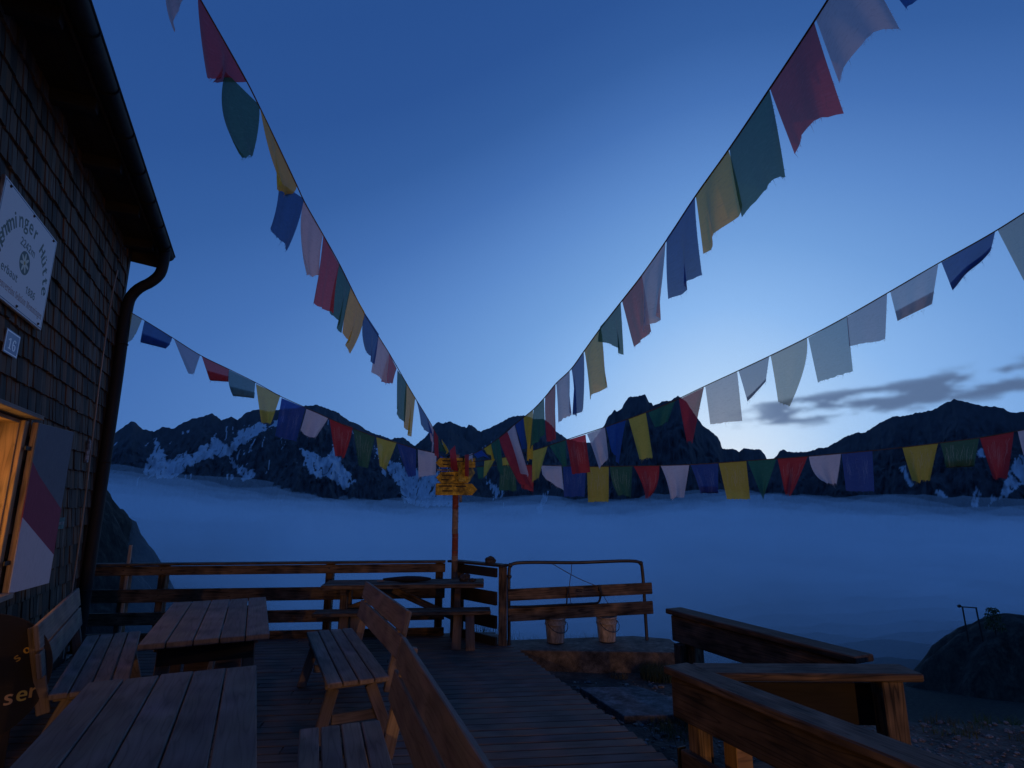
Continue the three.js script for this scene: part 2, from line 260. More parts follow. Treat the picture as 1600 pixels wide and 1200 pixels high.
{
  const p = at(120, 800, 62); knoll('hill', 'dark rocky spur rising from the fog beside the downpipe', p.x - 5.2, p.z, 18.5, 18, 8.3, -14, 5, moor);
  const q = at(1580, 975, 54); knoll('hill', 'black grassy knoll carrying a small goal frame', q.x, q.z, 26, 20, q.y + 0.6, -36, 8, moor, 0.35);
}
// sea of cloud: veils of mist standing one behind the other in the valley, each a curved sheet of its own
{
  const sea = new THREE.Group(); sea.name = 'sea_of_cloud'; scene.add(sea); tag(sea, 'bank of pale blue fog filling the valley below the terrace', 'fog', null, 'stuff');
  const N = 20, NA = 260, NT = 16;
  const mist = new THREE.MeshPhysicalMaterial({ color: new THREE.Color().setRGB(0.99, 0.99, 0.99), roughness: 1, specularIntensity: 0, side: THREE.DoubleSide, transparent: true, opacity: 0.19 });
  seed(400);
  for (let k = 0; k < N; k++) {
    const f = k / (N - 1), R = 32 * Math.pow(56, f), lag = lerp(-0.016, 0.030, (k * 0.618034) % 1), pos = [], idx = [];
    for (let i = 0; i <= NA; i++) {
      const az = lerp(-82, 82, i / NA), a = degToRad(az);
      const rise = 0.004 + 0.056 * (1 - smoothstep(az, -44, -10)) + 0.020 * Math.exp(-Math.pow((az - 22) / 9, 2)) - 0.003 * smoothstep(az, 30, 45);
      let crest = lerp(-0.075, rise, Math.pow(f, 0.42)) - lag * lerp(3.4, 1, Math.min(1, f * 2));
      crest += (0.016 + 0.034 * (1 - f)) * fbm(az * 0.09 + k * 1.1, k * 0.6, 2, 5) + 0.004 * noise(az * 0.55, k * 2.3);
      for (let j = 0; j <= NT; j++) {
        const t = j / NT, r = R * (1 + 1.35 * (1 - f) * smoothstep(az, 4, 42) + 1.75 * (1 - f) * (1 - smoothstep(az, -45, -20)) + 0.10 * noise(az * 0.05, k * 0.9) + 0.6 * t + 0.05 * fbm(az * 0.12, t * 2.5, k, 3) * t);
        const x = Math.sin(a) * r, z = -Math.cos(a) * r, foot = groundY(x, z) - 3 - r * 0.01;
        const roll = r * 0.05 * Math.sin(Math.PI * t) * fbm(az * 0.085, Math.log(r) * 2.6, 3.3, 4);   // shared swells, so that the layers billow together
        pos.push(x, lerp(foot, EYE + r * crest, t) + roll, z);
      }
    }
    const n = NT + 1; for (let i = 0; i < NA; i++) for (let j = 0; j < NT; j++) { const q = i * n + j, w = q + n; idx.push(q, w, q + 1, w, w + 1, q + 1); }
    const g = new THREE.BufferGeometry(); g.setAttribute('position', new THREE.Float32BufferAttribute(pos, 3)); g.setIndex(idx); g.computeVertexNormals();
    part('mist_veil', g, mist, sea);
  }
}
scene.fog = new THREE.FogExp2(new THREE.Color().setRGB(0.5, 0.72, 1.0), 0.000016);

// ---------------------------------------------------------------- the hut: own axes x = along the wall, y up, z = out from the wall
const WALL = -1.85, END = 8.45;
const hutTurn = Math.atan2(-U.z, U.x);                                       // turns +x into U
const hutAt = (u, out, y) => { const p = uv(u, WALL + out, y); return [p.x, p.y, p.z]; };
{
  const hut = thing('mountain_hut', 'shingled mountain hut with a lit window and dark overhanging eaves', 'hut', hutAt(0, 0, 0), hutTurn);
  // local frame check: +x runs along U, +z runs along V
  const L = (u, y, o) => v3(u, y, o);
  const put = (name, lx, ly, lz, u, y, o, mat, parent = hut, c = 0.004) => { const m = part(name, board(lx, ly, lz, c, Math.round(rnd() * 12) / 12), mat, parent); m.position.set(u, y, o); return m; };
  seed(5);
  // wall with an opening for the window 
  const W0 = 4.76, W1 = 5.88, Y0 = 1.0, Y1 = 2.38;
  const wallGeo = mergeGeometries([[-1.6, W0, -0.3, 5.05], [W1, END, -0.3, 5.05], [W0, W1, -0.3, Y0], [W0, W1, Y1, 5.05]].map(([a, b, c, d]) => new THREE.BoxGeometry(b - a, d - c, 0.34).translate((a + b) / 2, (c + d) / 2, -0.17)));
  part('wall', wallGeo, M.dark, hut);
  part('gable_wall', mergeGeometries([new THREE.BoxGeometry(0.3, 5.35, 6).translate(END - 0.15, 2.375, -3.34)]), M.dark, hut);
  // shingles
  const rowsY = []; for (let y = 0.16; y < 4.98; y += 0.2) rowsY.push(y);
  const shapes = [0, 1, 2, 3].map((k) => { const w = [0.058, 0.074, 0.09, 0.118][k]; const g = new THREE.BoxGeometry(w - 0.009, 0.27, 0.02, 1, 1, 1), uvA = g.attributes.uv, p = g.attributes.position; for (let i = 0; i < p.count; i++) { uvA.setXY(i, p.getY(i) + k * 0.31, p.getX(i) + p.getZ(i) + k * 0.17); if (p.getY(i) > 0) p.setZ(i, p.getZ(i) * 0.35); } g.computeVertexNormals(); return [w, g]; });
  const free = [];
  for (const y of rowsY) for (let u = 2.6 + rr(0, 0.1); u < END - 0.14;) {
    const k = Math.floor(rnd() * 4), [w, g] = shapes[k], mid = u + w / 2; u += w;
    if (u > END - 0.1) break;
    if (mid > W0 - 0.09 && mid < W1 + 0.09 && y + 0.1 > Y0 - 0.05 && y - 0.1 < Y1 + 0.05) continue;
    const world = hut.localToWorld(v3(mid, y, 0));
    const m = new THREE.Matrix4().compose(v3(mid, y + 0.03 + rr(-0.008, 0.008), 0.02 + rr(-0.005, 0.005)), new THREE.Quaternion().setFromEuler(new THREE.Euler(-0.075 + rr(-0.03, 0.02), rr(-0.02, 0.02), rr(-0.012, 0.012))), v3(1, 1, 1));
    free.push({ m, k, mat: pick(M.shingle), d: seen(mid, y) });
  }
  function seen(u, y) {   // nearer the front of the picture first; those beyond its left edge last
    const p = uv(u, WALL, y), Y = p.y - EYE, zc = sP * Y - cP * p.z, x = 800 + FOCAL * p.x / zc, yy = 600 - FOCAL * (cP * Y + sP * p.z) / zc;
    return (zc < 0.5 || x < -8 || yy < -8 || yy > 1000 ? 1000 : 0) + zc;
  }
  free.sort((a, b) => a.d - b.d);
  const rest = [];
  free.forEach((s, i) => {
    if (i < 300) { const m = part('shingle', shapes[s.k][1], s.mat, hut); m.applyMatrix4(s.m); }
    else rest.push(s);
  });
  M.shingle.forEach((mat, i) => { const g = rest.filter((s) => s.mat === mat).map((s) => shapes[s.k][1].clone().applyMatrix4(s.m)); if (g.length) { const m = part('shingle_cladding', mergeGeometries(g), mat, hut); m.userData.kind = 'stuff'; } });
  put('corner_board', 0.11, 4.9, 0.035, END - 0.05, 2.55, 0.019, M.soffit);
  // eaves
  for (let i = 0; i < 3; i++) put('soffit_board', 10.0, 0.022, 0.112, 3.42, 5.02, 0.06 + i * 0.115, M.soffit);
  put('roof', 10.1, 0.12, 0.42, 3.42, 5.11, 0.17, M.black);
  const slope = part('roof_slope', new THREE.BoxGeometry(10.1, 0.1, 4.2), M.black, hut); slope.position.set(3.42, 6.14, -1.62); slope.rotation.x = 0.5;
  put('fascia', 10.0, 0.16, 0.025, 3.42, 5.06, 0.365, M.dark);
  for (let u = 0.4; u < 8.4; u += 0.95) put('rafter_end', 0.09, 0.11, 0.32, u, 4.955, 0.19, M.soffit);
  put('verge_board', 0.03, 0.22, 0.34, 8.50, 4.99, 0.18, M.dark).rotation.x = 0.12;
  // half round gutter
  const shape = new THREE.Shape(); const R = 0.075;
  shape.absarc(0, 0, R, Math.PI, 2 * Math.PI, false); shape.absarc(0, 0, R - 0.006, 2 * Math.PI, Math.PI, true);
  const gg = new THREE.ExtrudeGeometry(shape, { depth: 10, bevelEnabled: false, curveSegments: 14 }); gg.rotateY(Math.PI / 2); gg.translate(-1.55, 0, 0);
  const gutter = part('gutter', gg, M.gutter, hut); gutter.position.set(0, 5.03, 0.455);
  const bead = part('rolled_rim', new THREE.CylinderGeometry(0.012, 0.012, 10, 8).rotateZ(Math.PI / 2), M.gutter, gutter); bead.position.set(3.45, 0.004, R);
  for (let u = 0.6; u < 8.4; u += 0.62) { const b = part('bracket', new THREE.TorusGeometry(R + 0.006, 0.007, 6, 14, Math.PI).rotateZ(Math.PI).rotateY(Math.PI / 2), M.gutter, gutter); b.position.set(u, 0, 0); }
  const capG = part('end_cap', new THREE.CircleGeometry(R, 18, Math.PI, Math.PI).rotateY(Math.PI / 2), M.gutter, gutter); capG.position.set(8.45, 0, 0);
  // downpipe with a swan neck
  const pipe = part('downpipe', tube([L(8.18, 4.98, 0.455), L(8.18, 4.82, 0.455), L(8.19, 4.66, 0.43), L(8.21, 4.54, 0.34), L(8.24, 4.45, 0.22), L(8.28, 4.32, 0.13), L(8.31, 4.14, 0.105), L(8.36, 3.2, 0.10), L(8.39, 1.6, 0.10), L(8.41, 0.02, 0.10)], 0.066, 80, 16), M.gutter, hut);
  for (const [u, y] of [[8.335, 3.7], [8.375, 2.2], [8.40, 0.7]]) { const c = part('pipe_clip', new THREE.TorusGeometry(0.069, 0.006, 6, 20).rotateX(Math.PI / 2), M.gutter, pipe); c.position.set(u, y, 0.10); }
  // window: deep timber reveal, casement, warm pane
  const win = new THREE.Group(); win.name = 'window'; hut.add(win); win.userData.label = 'window glowing warm orange in a deep timber reveal';
  const inset = -0.30;
  put('reveal', 0.03, Y1 - Y0, 0.34, W1 - 0.015, (Y0 + Y1) / 2, -0.165, M.frame, win);
  put('reveal', 0.03, Y1 - Y0, 0.34, W0 + 0.015, (Y0 + Y1) / 2, -0.165, M.frame, win);
  put('lintel', W1 - W0 - 0.062, 0.03, 0.34, (W0 + W1) / 2, Y1 - 0.015, -0.165, M.frame, win);
  put('sill', W1 - W0 + 0.16, 0.045, 0.46, (W0 + W1) / 2 + 0.02, Y0 - 0.024, -0.10, wood(0.34, 0.32, 0.31), win);
  put('drip_board', W1 - W0 + 0.2, 0.035, 0.13, (W0 + W1) / 2, Y1 + 0.035, 0.06, wood(0.3, 0.28, 0.27), win);
  put('casing', 0.075, Y1 - Y0 + 0.04, 0.035, W1 + 0.02, (Y0 + Y1) / 2 - 0.02, 0.022, M.frame, win);
  for (const u of [W0 + 0.075, (W0 + W1) / 2, W1 - 0.075]) put('casement', 0.085, Y1 - Y0 - 0.07, 0.06, u, (Y0 + Y1) / 2, -0.20, M.frame, win);
  for (const y of [Y0 + 0.075, 1.72, Y1 - 0.075]) for (const s of [0, 1]) put('casement_rail', (W1 - W0) / 2 - 0.165, 0.07, 0.05, (W0 + W1) / 2 + (s ? 1 : -1) * ((W1 - W0) / 4 - 0.018), y, -0.20, M.frame, win);
  const glow = new THREE.MeshStandardMaterial({ color: new THREE.Color().setRGB(0.3, 0.2, 0.1), emissive: new THREE.Color().setRGB(1, 0.44, 0.1), emissiveIntensity: 1.25, roughness: 0.4 });
  put('window_pane', W1 - W0 - 0.06, Y1 - Y0 - 0.06, 0.008, (W0 + W1) / 2, (Y0 + Y1) / 2, -0.245, glow, win, 0.001);
  const lamp = new THREE.RectAreaLight(new THREE.Color().setRGB(1, 0.44, 0.1), 1.3, W1 - W0 - 0.3, Y1 - Y0 - 0.3); lamp.name = 'window_light'; hut.add(lamp);
  lamp.position.set((W0 + W1) / 2, (Y0 + Y1) / 2, -0.158); lamp.rotation.y = Math.PI;
  // painted shutter folded back against the wall
  const sh = new THREE.Group(); sh.name = 'shutter'; hut.add(sh); sh.position.set(W1 + 0.07, (Y0 + Y1) / 2 - 0.01, 0.075); sh.rotation.y = -0.13; sh.userData.label = 'open shutter painted slate, wine red and white in diagonal bands';
  const c = document.createElement('canvas'); c.width = 256; c.height = 512; const x = c.getContext('2d');
  x.fillStyle = '#55616d'; x.fillRect(0, 0, 256, 512); x.fillStyle = '#7d2f48'; x.beginPath(); x.moveTo(0, 130); x.lineTo(256, 268); x.lineTo(256, 420); x.lineTo(0, 330); x.closePath(); x.fill();
  x.beginPath(); x.moveTo(0, 120); x.lineTo(70, 170); x.lineTo(256, 300); x.lineTo(256, 430); x.lineTo(0, 300); x.closePath(); x.fill(); x.fillStyle = '#b9b6bb'; x.beginPath(); x.moveTo(0, 290); x.lineTo(256, 420); x.lineTo(256, 512); x.lineTo(0, 512); x.closePath(); x.fill();
  seed(77); for (let i = 0; i < 900; i++) { x.fillStyle = rnd() < 0.5 ? 'rgba(0,0,0,0.05)' : 'rgba(255,255,255,0.04)'; x.fillRect(rnd() * 256, rnd() * 512, 1 + rnd() * 2, 4 + rnd() * 26); }
  const pt = new THREE.CanvasTexture(c); pt.colorSpace = THREE.SRGBColorSpace; pt.magFilter = THREE.LinearFilter;
  const leaf = new THREE.BoxGeometry(0.66, 1.38, 0.006); const shw = part('painted_face', leaf, new THREE.MeshStandardMaterial({ map: pt, roughness: 0.75 }), sh); shw.position.set(0.34, 0, 0.024);
  const lf = part('shutter_leaf', board(0.67, 1.39, 0.04, 0.004), M.frame, sh); lf.position.set(0.34, 0, 0);
  for (const y of [-0.45, 0.47]) { const h = part('hinge', board(0.12, 0.035, 0.012, 0.003), M.black, sh); h.position.set(-0.02, y, 0.0); }
  const hold = put('shutter_stay', 0.07, 0.05, 0.09, 6.86, 0.98, 0.06, M.frame);
  // hut furniture on the wall: things of their own
  const onWall = (name, label, cat, u, y, o = 0.04) => thing(name, label, cat, hutAt(u, o, y), hutTurn);
  {
    const s = onWall('name_board', 'large white painted name board with arched lettering on the shingles', 'sign', 5.15, 3.52, 0.065);
    const W = 1.12, H = 0.81, cv = document.createElement('canvas'); cv.width = 1024; cv.height = 812; const g = cv.getContext('2d');
    g.fillStyle = '#d2d3d6'; g.fillRect(0, 0, 1024, 812); g.strokeStyle = '#2f5a78'; g.lineWidth = 7; g.strokeRect(12, 12, 1000, 788);
    seed(90); for (let i = 0; i < 700; i++) { g.fillStyle = 'rgba(70,70,80,0.05)'; g.fillRect(rnd() * 1024, rnd() * 812, 2 + rnd() * 12, 1 + rnd() * 9); }
    const arc = (text, cx, cy, rx, ry, a0, a1, size, color) => { g.fillStyle = color; g.font = 'bold ' + size + 'px sans-serif'; g.textAlign = 'center'; g.textBaseline = 'middle'; for (let i = 0; i < text.length; i++) { const a = a0 + (a1 - a0) * i / (text.length - 1); g.save(); g.translate(cx + rx * Math.sin(a), cy - ry * Math.cos(a)); g.rotate(a * 0.8); g.fillText(text[i], 0, 0); g.restore(); } };
    arc('Memminger Hütte', 512, 520, 430, 390, -1.5, 1.5, 150, '#33473f');
    g.fillStyle = '#3a4a4c'; g.font = 'bold 88px sans-serif'; g.textAlign = 'center'; g.fillText('2242m', 520, 296);
    g.beginPath(); g.ellipse(512, 430, 92, 92, 0, 0, 7); g.fillStyle = '#1f3a3a'; g.fill(); g.fillStyle = '#c9c7b4';
    for (let i = 0; i < 7; i++) { g.save(); g.translate(512, 430); g.rotate(i * Math.PI * 2 / 7); g.beginPath(); g.ellipse(0, -42, 13, 37, 0, 0, 7); g.fill(); g.restore(); } g.fillStyle = '#a28a3c'; g.beginPath(); g.arc(512, 430, 15, 0, 7); g.fill();
    g.fillStyle = '#3a4a4c'; g.font = 'bold 86px sans-serif'; g.fillText('erbaut', 310, 590); g.fillText('1886', 700, 605);
    g.fillStyle = '#7c3d30'; g.font = 'bold 74px serif'; g.fillText('D. Alpenvereins Sektion Memmingen', 512, 706, 950);
    const t = new THREE.CanvasTexture(cv); t.colorSpace = THREE.SRGBColorSpace; t.magFilter = THREE.LinearFilter;
    const b = part('board', board(W, H, 0.022, 0.003), plain(0.55, 0.56, 0.57), s);
    const f = part('painted_face', new THREE.PlaneGeometry(W - 0.012, H - 0.012), new THREE.MeshStandardMaterial({ map: t, roughness: 0.55 }), s); f.position.z = 0.0125;
    for (const sx of [-0.46, 0, 0.46]) for (const sy of [-0.37, 0.37]) { const k = part('screw', new THREE.SphereGeometry(0.011, 8, 6), M.black, s); k.position.set(sx, sy, 0.014); }
  }
  {
    const s = onWall('house_number_plate', 'small blue enamel house number plate beneath the name board', 'sign', 5.29, 2.89, 0.045);
    const cv = document.createElement('canvas'); cv.width = 160; cv.height = 128; const g = cv.getContext('2d'); g.fillStyle = '#2c4a86'; g.fillRect(0, 0, 160, 128); g.strokeStyle = '#dfe3ea'; g.lineWidth = 7; g.strokeRect(8, 8, 144, 112); g.fillStyle = '#e6e9ee'; g.font = 'bold 84px serif'; g.textAlign = 'center'; g.textBaseline = 'middle'; g.fillText('16', 80, 70);
    const t = new THREE.CanvasTexture(cv); t.colorSpace = THREE.SRGBColorSpace; t.magFilter = THREE.LinearFilter;
    part('plate', board(0.27, 0.185, 0.006, 0.002), plain(0.4, 0.42, 0.45), s); part('number_face', new THREE.PlaneGeometry(0.264, 0.18), new THREE.MeshStandardMaterial({ map: t, roughness: 0.3 }), s).position.z = 0.0042;
  }
  {
    const s = onWall('thermometer', 'small pale outdoor thermometer on the shingles near the corner', 'thermometer', 7.78, 2.28, 0.05);
    part('housing', board(0.07, 0.26, 0.03, 0.008), plain(0.42, 0.42, 0.44), s); part('scale', board(0.03, 0.19, 0.006, 0.002), plain(0.6, 0.6, 0.6), s).position.z = 0.017;
  }
  {
    const s = onWall('notice_plate', 'small green notice plate fixed beside the open shutter', 'sign', 7.22, 1.50, 0.045);
    part('plate', board(0.26, 0.115, 0.01, 0.003), plain(0.10, 0.26, 0.24), s); for (const [dx, w] of [[-0.05, 0.08], [0.06, 0.09]]) { const k = part('lettering_bar', board(w, 0.03, 0.003, 0.001), plain(0.45, 0.5, 0.5), s); k.position.set(dx, 0, 0.006); }
  }
  {
    const pts = [[7.82, 4.5], [7.74, 4.2], [7.8, 3.4], [7.9, 2.4], [7.98, 1.5], [8.05, 0.7], [8.1, 0.02]].map(([u, y], i) => { const p = hutAt(u, 0.052 + 0.006 * Math.sin(i * 2), y); return v3(...p); });
    solo('cable', tube(pts, 0.009, 60, 6), plain(0.5, 0.44, 0.38), 'thin pale cable running down the shingles beside the downpipe', 'cable');
  }
  // the wing of the hut behind the photographer, with two hooded lanterns
  const wing = thing('hut_wing', 'timber wing of the hut closing the terrace behind the viewpoint', 'building', [1.2, 0, 2.7], 0);
  for (let i = 0; i < 22; i++) { const m = part('wall_board', board(7.4, 0.196, 0.05, 0.006, (i % 12) / 12), M.dark, wing); m.position.set(0, 0.0 + 0.1 + i * 0.2, 0); }
}
function lantern(x, y, z, power, aim, label) {
  const t = thing('hooded_lantern', label, 'lamp', [x, y, z], 0, 'hooded lanterns on the wing wall');
  const out = aim.clone().sub(v3(x, y, z)).normalize();
  part('back_plate', board(0.16, 0.22, 0.02, 0.004), M.black, t).position.z = 0.0;
  const hood = part('hood', new THREE.CylinderGeometry(0.10, 0.07, 0.2, 20, 1, true).rotateX(-Math.PI / 2), new THREE.MeshStandardMaterial({ color: 0x1a1a1a, roughness: 0.5, side: THREE.DoubleSide }), t); hood.position.z = -0.11;
  const bulb = part('bulb', new THREE.SphereGeometry(0.04, 16, 12), new THREE.MeshStandardMaterial({ color: 0x332211, emissive: new THREE.Color().setRGB(1, 0.5, 0.16), emissiveIntensity: 4 }), t); bulb.position.z = -0.05;
  const s = new THREE.SpotLight(new THREE.Color().setRGB(1, 0.5, 0.17), power, 0, degToRad(47), 0.75, 2); s.name = 'lantern_light'; s.position.set(x, y, z - 0.23); s.target.position.copy(aim); s.castShadow = true; s.shadow.radius = 4;
  scene.add(s); scene.add(s.target);
}
lantern(0.35, 0.98, 2.64, 14, v3(-1.0, 0.62, -6), 'black hooded lantern behind the viewpoint nearer the benches');
lantern(4.55, 1.05, 2.64, 24, v3(0.9, 0.55, -6), 'black hooded lantern behind the viewpoint nearer the steps');

// ---------------------------------------------------------------- the terrace
const BD = degToRad(6), bx = v3(Math.cos(BD), 0, -Math.sin(BD)), bz = v3(Math.sin(BD), 0, Math.cos(BD));
const slant = (z, x0, x1, z0, z1) => lerp(x0, x1, (z - z0) / (z1 - z0));
{
  seed(31);
  const deck = new THREE.Group(); deck.name = 'deck'; scene.add(deck); tag(deck, 'dark timber deck of long boards running across the terrace', 'deck', null, 'structure');
  const pitch = 0.124, origin = v3(-0.83, 0, -8.02);
  for (let k = 0; k < 80; k++) {
    const c = origin.clone().addScaledVector(bz, (k + 0.5) * pitch);
    // right end on the deck edge, left end on the hut wall or beyond its corner
    let t1 = 0, t0 = 0;
    for (let i = 0; i < 6; i++) { const z = c.z + bx.z * t1; t1 = (slant(z, -0.02, 1.05, -7.42, -4.3) - c.x) / bx.x; }
    for (let i = 0; i < 8; i++) { const p = c.clone().addScaledVector(bx, t0), u = p.dot(U); const line = u > END + 0.1 ? -6.6 : null; if (line !== null) t0 = (line - c.x) / bx.x; else { const v = p.dot(V); t0 -= (v - (WALL + 0.08)) / bx.dot(V); } }
    if (c.z > 2.4 || t1 - t0 < 0.3) break;
    const joint = t0 + (t1 - t0) * rr(0.35, 0.7);
    for (const [a, b] of k % 2 ? [[t0, t1]] : [[t0, joint - 0.003], [joint + 0.003, t1]]) {
      const p = c.clone().addScaledVector(bx, a), q = c.clone().addScaledVector(bx, b); p.y = q.y = -0.016 + rr(-0.0025, 0.0015);
      beam('plank', p, q, pitch - 0.011, 0.032, pick(M.deck), deck, v3(0, 1, 0), 0.005);
    }
  }
  const edge = [[-0.0, -7.42], [2.95, 1.2]];
  const a = v3(slant(-7.5, -0.02, 1.05, -7.42, -4.3) + 0.02, -0.14, -7.5), b = v3(slant(1.5, -0.02, 1.05, -7.42, -4.3) + 0.02, -0.14, 1.5);
  beam('edge_joist', a, b, 0.05, 0.2, M.dark, deck);
  // landing beyond the stair rail
  const land = new THREE.Group(); land.name = 'stair_landing'; scene.add(land); tag(land, 'timber landing of the steps behind the nearest handrail', 'landing', null, 'structure');
  for (let i = 0; i < 22; i++) { const u = 3.15 - i * 0.145; beam('plank', uv(u, 2.86, -0.02), uv(u - 0.16, 3.66, -0.02), 0.135, 0.035, pick(M.stair), land); }
}
function rails(t, a, b, mats, list, thick = 0.034, cap = true) {
  const d = b.clone().sub(a).normalize(), side = d.clone().cross(v3(0, 1, 0));
  for (const [y0, y1, lift = 0] of list) beam('rail_board', v3(a.x, (y0 + y1) / 2, a.z), v3(b.x, (y0 + y1) / 2 + lift, b.z), thick, y1 - y0, pick(mats), t, v3(0, 1, 0), 0.004);
  return side;
}
{
  seed(41);
  const L0 = v3(-6.4, 0, -7.36), L1 = v3(-0.90, 0, -7.87);
  const list = [[0.795, 0.905], [0.465, 0.625], [0.195, 0.345], [0.0, 0.10]];
  const t = thing('timber_railing', 'brown timber railing of four wide boards along the valley edge', 'railing');
  const dirn = L1.clone().sub(L0).normalize(), out = v3(dirn.z, 0, -dirn.x);    // away from the camera
  rails(t, L0, L1, M.rail, list);
  beam('cap_board', v3(L0.x, 0.928, L0.z).addScaledVector(out, 0.04), v3(L1.x, 0.928, L1.z).addScaledVector(out, 0.04), 0.15, 0.028, M.rail[1], t);
  for (const x of [-4.98, -4.52, -2.42, -0.98]) { const f = (x - L0.x) / (L1.x - L0.x), p = L0.clone().lerp(L1, f).addScaledVector(out, 0.07); beam('post', v3(p.x, -0.3, p.z), v3(p.x, 0.912, p.z), 0.095, 0.095, pick(M.rail), t, v3(0, 0, 1)); }
  for (const x of [-4.98, -4.52, -2.42]) for (const y of [0.86, 0.55, 0.27]) { const f = (x - L0.x) / (L1.x - L0.x), p = L0.clone().lerp(L1, f).addScaledVector(out, -0.019); const s = part('bolt', new THREE.SphereGeometry(0.009, 8, 6), M.black, t); s.position.set(p.x, y, p.z); }
  const t2 = thing('timber_railing', 'short dark railing turning the corner below the signpost', 'railing');
  const A = v3(-0.80, 0, -7.93), B = v3(-0.19, 0, -7.30);
  rails(t2, A, B, [M.dark, M.soffit], list);
  beam('cap_board', v3(A.x - 0.03, 0.935, A.z), v3(B.x + 0.1, 0.935, B.z - 0.02), 0.15, 0.03, M.dark, t2);
  beam('post', v3(-0.115, -0.28, -7.37), v3(-0.115, 0.918, -7.37), 0.105, 0.13, M.rail[0], t2, v3(0, 0, 1));
  beam('post', v3(-0.70, -0.28, -7.98), v3(-0.70, 0.918, -7.98), 0.095, 0.095, M.rail[1], t2, v3(0, 0, 1));
  // pipe railing with two boards
  const t3 = thing('pipe_railing', 'steel pipe railing carrying two brown boards behind the buckets', 'railing');
  const P = v3(-0.035, 0, -7.36), Q = v3(1.70, 0, -7.62), h = 0.955;
  part('pipe', tube([v3(P.x, 0, P.z), v3(P.x, h - 0.09, P.z), v3(P.x + 0.012, h - 0.025, P.z), v3(P.x + 0.06, h, P.z - 0.01), v3(lerp(P.x, Q.x, 0.5), h, lerp(P.z, Q.z, 0.5)), v3(Q.x - 0.06, h, Q.z + 0.01), v3(Q.x - 0.012, h - 0.025, Q.z), v3(Q.x, h - 0.09, Q.z), v3(Q.x + 0.02, 0, Q.z)], 0.021, 120, 12), M.pipe, t3);
  for (const [q, y] of [[P, h - 0.02], [Q, h - 0.02], [P, 0.80]]) { const s = part('pipe_joint', new THREE.SphereGeometry(0.031, 14, 10), M.pipe, t3); s.position.set(q.x + (y < 0.9 ? 0 : q === P ? 0.014 : -0.014), y, q.z); }
  const nd = Q.clone().sub(P).normalize(), fr = v3(-nd.z, 0, nd.x).multiplyScalar(0.04);
  for (const [y0, y1] of [[0.515, 0.655], [0.275, 0.43]]) beam('rail_board', v3(P.x - 0.02, (y0 + y1) / 2, P.z).add(fr), v3(Q.x + 0.10, (y0 + y1) / 2 + 0.045, Q.z).add(fr), 0.032, y1 - y0, pick(M.rail), t3);
  // small plaque, hose, cords
  const on = (f, y, d) => P.clone().lerp(Q, f).add(fr.clone().multiplyScalar(d)).setY(y);
  const pl = thing('plaque', 'small yellowish plaque screwed to the upper board of the pipe railing', 'sign'); { const p = on(0.505, 0.625, 1.5); pl.position.copy(p); pl.rotation.y = BD + 0.04; part('plate', board(0.11, 0.065, 0.006, 0.002), plain(0.5, 0.33, 0.16), pl); for (const k of [-0.014, 0.008]) part('lettering_bar', board(0.08, 0.008, 0.002, 0.0005), M.black, pl).position.set(0, k, 0.004); }
  solo('water_hose', tube([on(0.0, 0.455, 1.9), on(0.12, 0.452, 2.0), on(0.4, 0.462, 2.0), on(0.58, 0.468, 2.0), on(0.64, 0.48, 2.1), on(0.655, 0.53, 2.1), on(0.66, 0.6, 2.1), on(0.655, 0.632, 1.9)], 0.014, 80, 8), M.rubber, 'black water hose lying along the lower board and bent upward', 'hose');
  const hk = thing('tap', 'black tap fixed to the upper board at the hose end', 'tap'); { hk.position.copy(on(0.655, 0.645, 1.6)); part('body', new THREE.CylinderGeometry(0.017, 0.02, 0.06, 12), M.black, hk); const k = part('lever', board(0.06, 0.012, 0.014, 0.003), M.black, hk); k.position.y = 0.036; const n = part('spout', new THREE.CylinderGeometry(0.012, 0.012, 0.05, 10).rotateX(Math.PI / 2), M.black, hk); n.position.z = -0.02; }
  const hk2 = thing('tap', 'black tap fixed to the upper board above the first bucket', 'tap'); { hk2.position.copy(on(0.42, 0.625, 1.6)); part('body', new THREE.CylinderGeometry(0.015, 0.018, 0.055, 12), M.black, hk2); const k = part('lever', board(0.05, 0.012, 0.014, 0.003), M.black, hk2); k.position.y = 0.034; part('spout', tube([v3(0, 0, 0.01), v3(-0.012, -0.06, 0.03), v3(-0.022, -0.17, 0.03)], 0.009, 12, 6), M.black, hk2); }
  solo('cord', tube([on(0.31, 0.95, 0.6), on(0.5, 0.77, 1.2), on(0.655, 0.66, 1.9)], 0.0045, 30, 5), M.rope, 'thin cord slanting from the top pipe to the right tap', 'cord');
  solo('cord', tube([on(0.46, 0.945, 0.4), on(0.455, 0.86, 0.7), on(0.43, 0.66, 1.8), on(0.44, 0.46, 1.9)], 0.0045, 30, 5), M.rope, 'thin cord hanging from the top pipe past the left tap', 'cord');
  solo('cord', tube([on(0.665, 0.64, 1.9), on(0.69, 0.53, 2.0), on(0.715, 0.46, 2.0)], 0.004, 20, 5), M.rope, 'short thin cord end hanging right of the hose', 'cord');
}
